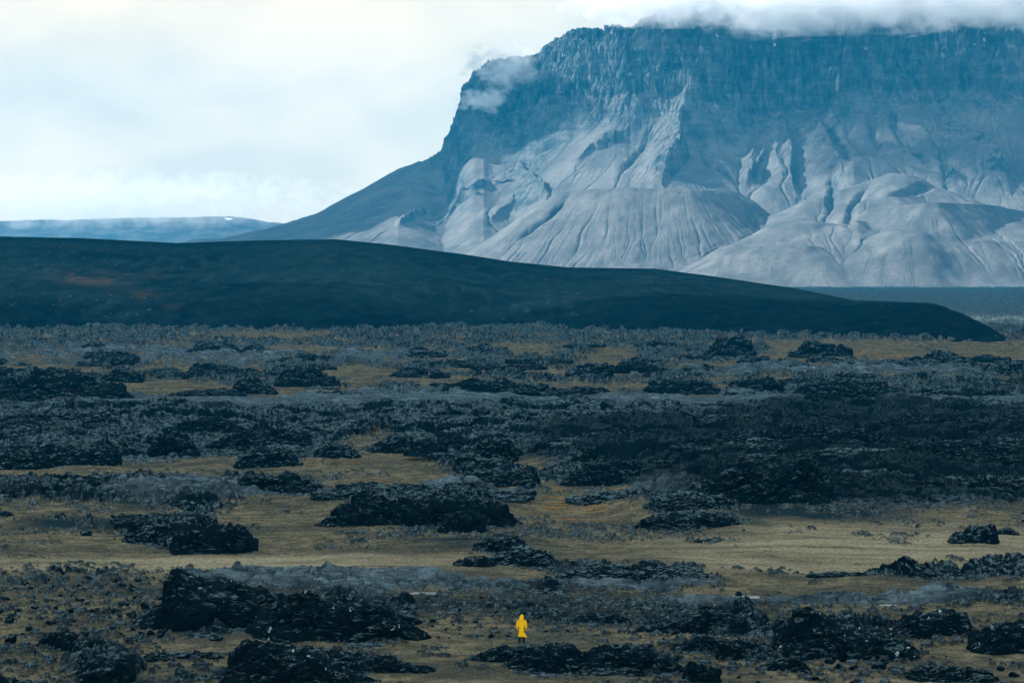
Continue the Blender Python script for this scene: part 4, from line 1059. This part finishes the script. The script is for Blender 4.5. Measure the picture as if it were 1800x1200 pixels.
def scatter(n, x0, x1, y0, y1, w0, w1, label, group, seed):
    random.seed(seed)
    for k in range(n):
        stone(random.uniform(x0, x1), random.uniform(y0, y1), w0 + (w1 - w0) * random.random() ** 2.2, label, group, random.randrange(9), random.uniform(0.7, 1.2))
scatter(120, 0, 300, 1015, 1135, 6, 22, 'dark stone in the rubble scattered over moss at lower left', 'rubble stones at lower left', 1)
scatter(45, 600, 1000, 1055, 1125, 5, 16, 'dark stone littering the gravel around and behind the person', 'stones around the person', 2)
scatter(40, 1280, 1800, 1150, 1205, 6, 24, 'dark stone lying on the mossy ground at the bottom right', 'stones at the bottom right', 3)
scatter(40, 1050, 1420, 1040, 1150, 6, 18, 'dark stone between the low lava ridges right of the person', 'stones right of the person', 4)
scatter(30, 1050, 1320, 900, 950, 4, 10, 'small dark stone on the moss before the ropy grey swell', 'stones on the middle moss', 6)

# far marker posts
def post(px_, base_y, h, r, color, label):
    D = flatD(base_y); x = unX(px_, D)
    m = Mat('post_paint', 0.6); m.color(color)
    k = 10; V = []; Fc = []
    for zz, rr in ((-0.4, r), (h * 0.92, r), (h, r * 0.45)):
        V += [(rr * math.cos(6.2832 * i / k), rr * math.sin(6.2832 * i / k), zz) for i in range(k)]
    for j in range(2):
        Fc += [(j * k + i, j * k + (i + 1) % k, (j + 1) * k + (i + 1) % k, (j + 1) * k + i) for i in range(k)]
    Fc.append(tuple(range(2 * k, 3 * k)))
    o = tri_object('marker_post', V, Fc, m.m); o.location = (x, D, ground_z(x, D)); tag(o, label, 'post')
post(1431, 656, 1.0, 0.06, (0.7, 0.72, 0.7), 'thin pale marker post on the far lava plain above the upright crag')
post(1721, 657, 0.9, 0.12, (0.05, 0.35, 0.5), 'short blue marker post on the far lava plain near the right edge')

# puddles on the slabs
M_WATER = Mat('puddle_water', 0.30, 0.25); M_WATER.color((0.10, 0.13, 0.14))
def puddle(px_, y, wpx, hpx, label, seed):
    D = flatD(y); x = unX(px_, D); a = wpx / F * D / 2; b = abs(flatD(y - hpx / 2) - flatD(y + hpx / 2)) / 2
    zs = 0.03
    K = 40; V = [(0, 0, 0)]; Fc = []
    for k in range(K):
        th = 6.2832 * k / K; r = 1 + 0.5 * float(noise2(np.array([3 * math.cos(th) + seed]), np.array([3 * math.sin(th)]), seed)[0])
        V.append((a * r * math.cos(th), b * r * math.sin(th), 0)); Fc.append((0, 1 + k, 1 + (k + 1) % K))
    o = tri_object('puddle', V, Fc, M_WATER.m); o.location = (x, D, zs + 0.01)
    tag(o, label, 'puddle', None, 'structure')
puddle(752, 1043, 78, 4, 'bright thin puddle along the lower edge of the pale slab', 3)
puddle(1312, 1050, 46, 6, 'bright puddle among flat lava right of the person', 5)
puddle(1562, 1064, 30, 3, 'small bright puddle behind the wedge outcrop', 7)

# ------------------------------------------------------------------ the person in the yellow raincoat
def loft(rings, seg=28, cap0=False, cap1=False):
    """rings: (centre xyz, rx, ry, ripple amplitude, ripple count)."""
    V, Fc = [], []
    for (c, rx, ry, am, nr, ph) in rings:
        for i in range(seg):
            th = 6.283185 * i / seg
            k = 1 + am * math.sin(nr * th + ph)
            V.append((c[0] + rx * k * math.cos(th), c[1] + ry * k * math.sin(th), c[2]))
    for j in range(len(rings) - 1):
        for i in range(seg):
            a = j * seg + i; b = j * seg + (i + 1) % seg
            Fc.append((a, b, b + seg, a + seg))
    if cap0: Fc.append(tuple(reversed(range(seg))))
    if cap1: Fc.append(tuple(range((len(rings) - 1) * seg, len(rings) * seg)))
    return V, Fc

def tube(path, radii, seg=12, flat=1.0):
    V, Fc = [], []
    pts = [Vector(p) for p in path]
    for j, p in enumerate(pts):
        d = (pts[min(j + 1, len(pts) - 1)] - pts[max(j - 1, 0)]).normalized()
        a = d.cross(Vector((0, 1, 0))); a = a.normalized() if a.length > 1e-3 else Vector((1, 0, 0)); b = d.cross(a)
        for i in range(seg):
            th = 6.283185 * i / seg
            V.append(p + a * radii[j] * math.cos(th) + b * radii[j] * flat * math.sin(th))
    for j in range(len(pts) - 1):
        for i in range(seg):
            q = j * seg + i; r = j * seg + (i + 1) % seg
            Fc.append((q, r, r + seg, q + seg))
    Fc.append(tuple(reversed(range(seg)))); Fc.append(tuple(range((len(pts) - 1) * seg, len(pts) * seg)))
    return V, Fc

def skin_body(nodes, edges, name, mat, parent):
    me_ = bpy.data.meshes.new(name); me_.from_pydata([n[0] for n in nodes], edges, []); me_.update()
    o = bpy.data.objects.new(name, me_); COL.objects.link(o)
    sk = o.modifiers.new('skin', 'SKIN'); sk.use_smooth_shade = True
    sv = me_.skin_vertices[0].data if me_.skin_vertices else None
    if sv is None:
        C.view_layer.objects.active = o
        bpy.ops.object.modifier_remove(modifier='skin'); o.modifiers.new('skin', 'SKIN'); sv = me_.skin_vertices[0].data
    for i, n in enumerate(nodes): sv[i].radius = n[1]; sv[i].use_root = (i == 0)
    ss = o.modifiers.new('sub', 'SUBSURF'); ss.levels = 2; ss.render_levels = 2
    me_.materials.append(mat)
    if parent: o.parent = parent
    return o

def make_person():
    D = flatD(1131.5); x = unX(917, D)
    root = bpy.data.objects.new('person', None); COL.objects.link(root)
    root.location = (x, D, ground_z(x, D)); root.rotation_euler = (0, 0, math.radians(-6)); 
    tag(root, 'person standing in a yellow hooded raincoat and black trousers, seen from behind', 'person')
    m = Mat('skin', 0.6); M_SK = m.color((0.42, 0.26, 0.19))
    m = Mat('yellow_raincoat', 0.6, 0.08)
    m.bump(m.noise(9, 3, 0.5, (1, 1, 0.35)), 0.5, 0.02); M_CO = m.color(m.mix(m.rng(m.noise(4, 3), 0.35, 0.65), (0.95, 0.46, 0.0), (0.98, 0.52, 0.0)))
    m = Mat('black_trousers', 0.9); M_TR = m.color((0.006, 0.009, 0.012))
    m = Mat('brown_boot', 0.8); M_BO = m.color((0.09, 0.055, 0.03))
    # facing +Y (away from us); one skinned body
    n = [((0, 0, .95), (.13, .10)), ((0, 0, 1.12), (.12, .09)), ((0, -.01, 1.32), (.15, .10)), ((0, -.005, 1.43), (.07, .065)), ((0, .01, 1.52), (.06, .065)), ((0, .02, 1.60), (.078, .095)), ((0, .015, 1.67), (.06, .075)), ((0, .10, 1.575), (.018, .02)),
         ((-.17, 0, 1.38), (.06, .06)), ((-.25, -.02, 1.12), (.045, .045)), ((-.23, .08, .92), (.035, .035)), ((-.19, .13, .86), (.03, .018)),
         ((.17, 0, 1.38), (.06, .06)), ((.25, -.02, 1.12), (.045, .045)), ((.23, .08, .92), (.035, .035)), ((.19, .13, .86), (.03, .018)),
         ((-.10, 0, .86), (.085, .09)), ((-.11, .01, .48), (.055, .06)), ((-.115, -.01, .10), (.038, .042)), ((-.12, .10, .045), (.035, .03)),
         ((.10, 0, .86), (.085, .09)), ((.11, .01, .48), (.055, .06)), ((.115, -.01, .10), (.038, .042)), ((.12, .10, .045), (.035, .03))]
    e = [(0, 1), (1, 2), (2, 3), (3, 4), (4, 5), (5, 6), (5, 7), (2, 8), (8, 9), (9, 10), (10, 11), (2, 12), (12, 13), (13, 14), (14, 15), (0, 16), (16, 17), (17, 18), (18, 19), (0, 20), (20, 21), (21, 22), (22, 23)]
    for sgn, w in ((-1, 11), (1, 15)):               # fingers, curled towards the coat pockets
        for q, (dx, ln) in enumerate(((-.020, .060), (-.007, .068), (.006, .064), (.018, .050))):
            b = len(n); wx, wy, wz = n[w][0]
            n.append(((wx + dx, wy + .035, wz - .03), (.009, .009))); n.append(((wx + dx * 1.1, wy + .035 + ln * .5, wz - .06), (.008, .008)))
            e += [(w, b), (b, b + 1)]
        b = len(n); n.append(((wx - sgn * .04, wy + .02, wz), (.010, .010))); e.append((w, b))
    skin_body(n, e, 'body', M_SK, root)
    # trousers: two legs joined at the hip
    for sx in (-1, 1):
        V, Fc = tube([(sx * .085, 0, .96), (sx * .10, 0, .80), (sx * .112, .01, .50), (sx * .118, -.005, .25), (sx * .12, -.005, .07)], [.11, .105, .085, .08, .082], 14)
        tri_object('trouser_leg', V, Fc, M_TR, root, True)
        V, Fc = loft([((sx * .12, .03, -.03), .052, .13, 0, 1, 0), ((sx * .12, .03, .03), .055, .135, 0, 1, 0), ((sx * .12, .03, .07), .05, .12, 0, 1, 0), ((sx * .12, -.01, .12), .05, .065, 0, 1, 0), ((sx * .12, -.015, .18), .055, .062, 0, 1, 0)], 16, True, True)
        tri_object('boot', V, Fc, M_BO, root, True)
    # raincoat: A-line body, flared and blown to the right at the hem
    R = [((0.02, 0.0, .44), .235, .19, .06, 5, .4), ((0.012, 0, .50), .225, .185, .05, 5, .5), ((0.0, 0, .66), .19, .165, .04, 5, .8), ((0, 0, .85), .178, .155, .02, 5, 1.0), ((0, 0, 1.02), .172, .14, .01, 4, 0), ((0, 0, 1.18), .185, .135, .01, 4, 0), ((0, 0, 1.30), .195, .125, 0, 1, 0), ((0, 0, 1.38), .175, .11, 0, 1, 0), ((0, 0, 1.43), .115, .09, 0, 1, 0), ((0, 0, 1.46), .085, .08, 0, 1, 0)]
    V, Fc = loft(R, 36)
    V = [((vx + (0.05 * max(0, (vx - 0.12) / 0.12) * max(0, (.62 - vz) / .18) if vx > .12 else 0)), vy, vz - (0.04 if vx > .17 and vz < .47 else 0)) for vx, vy, vz in V]
    coat = tri_object('raincoat', V, Fc, M_CO, root, True)
    sol = coat.modifiers.new('cloth', 'SOLIDIFY'); sol.thickness = 0.008
    for sx in (-1, 1):
        V, Fc = tube([(sx * .15, 0, 1.39), (sx * .205, -.01, 1.30), (sx * .25, -.03, 1.12), (sx * .268, -.02, 1.02), (sx * .25, .04, .92), (sx * .215, .10, .84)], [.07, .085, .078, .072, .066, .06], 14)
        tri_object('sleeve', V, Fc, M_CO, coat, True)
        V, Fc = loft([((sx * .135, -.158, .80), .055, .012, 0, 1, 0), ((sx * .135, -.160, .865), .058, .014, 0, 1, 0)], 12, True, True)
        tri_object('pocket_flap', V, Fc, M_CO, coat, True)
    V, Fc = loft([((-.01, -.03, 1.36), .165, .10, 0, 1, 0), ((-.01, -.035, 1.42), .145, .125, 0, 1, 0), ((-.005, -.02, 1.50), .128, .13, 0, 1, 0), ((0.0, 0, 1.58), .118, .128, 0, 1, 0), ((.008, .01, 1.655), .10, .115, 0, 1, 0), ((.014, .01, 1.705), .068, .085, 0, 1, 0), ((.018, .0, 1.735), .03, .04, 0, 1, 0)], 24, False, True)
    # the hood's opening faces away from us
    keep = []
    for f in Fc:
        c = np.mean([V[i] for i in f], axis=0)
        if not (c[1] > 0.085 and abs(c[0]) < 0.085 and 1.47 < c[2] < 1.68): keep.append(f)
    hood = tri_object('hood', V, keep, M_CO, coat, True)
    so = hood.modifiers.new('cloth', 'SOLIDIFY'); so.thickness = 0.01
make_person()
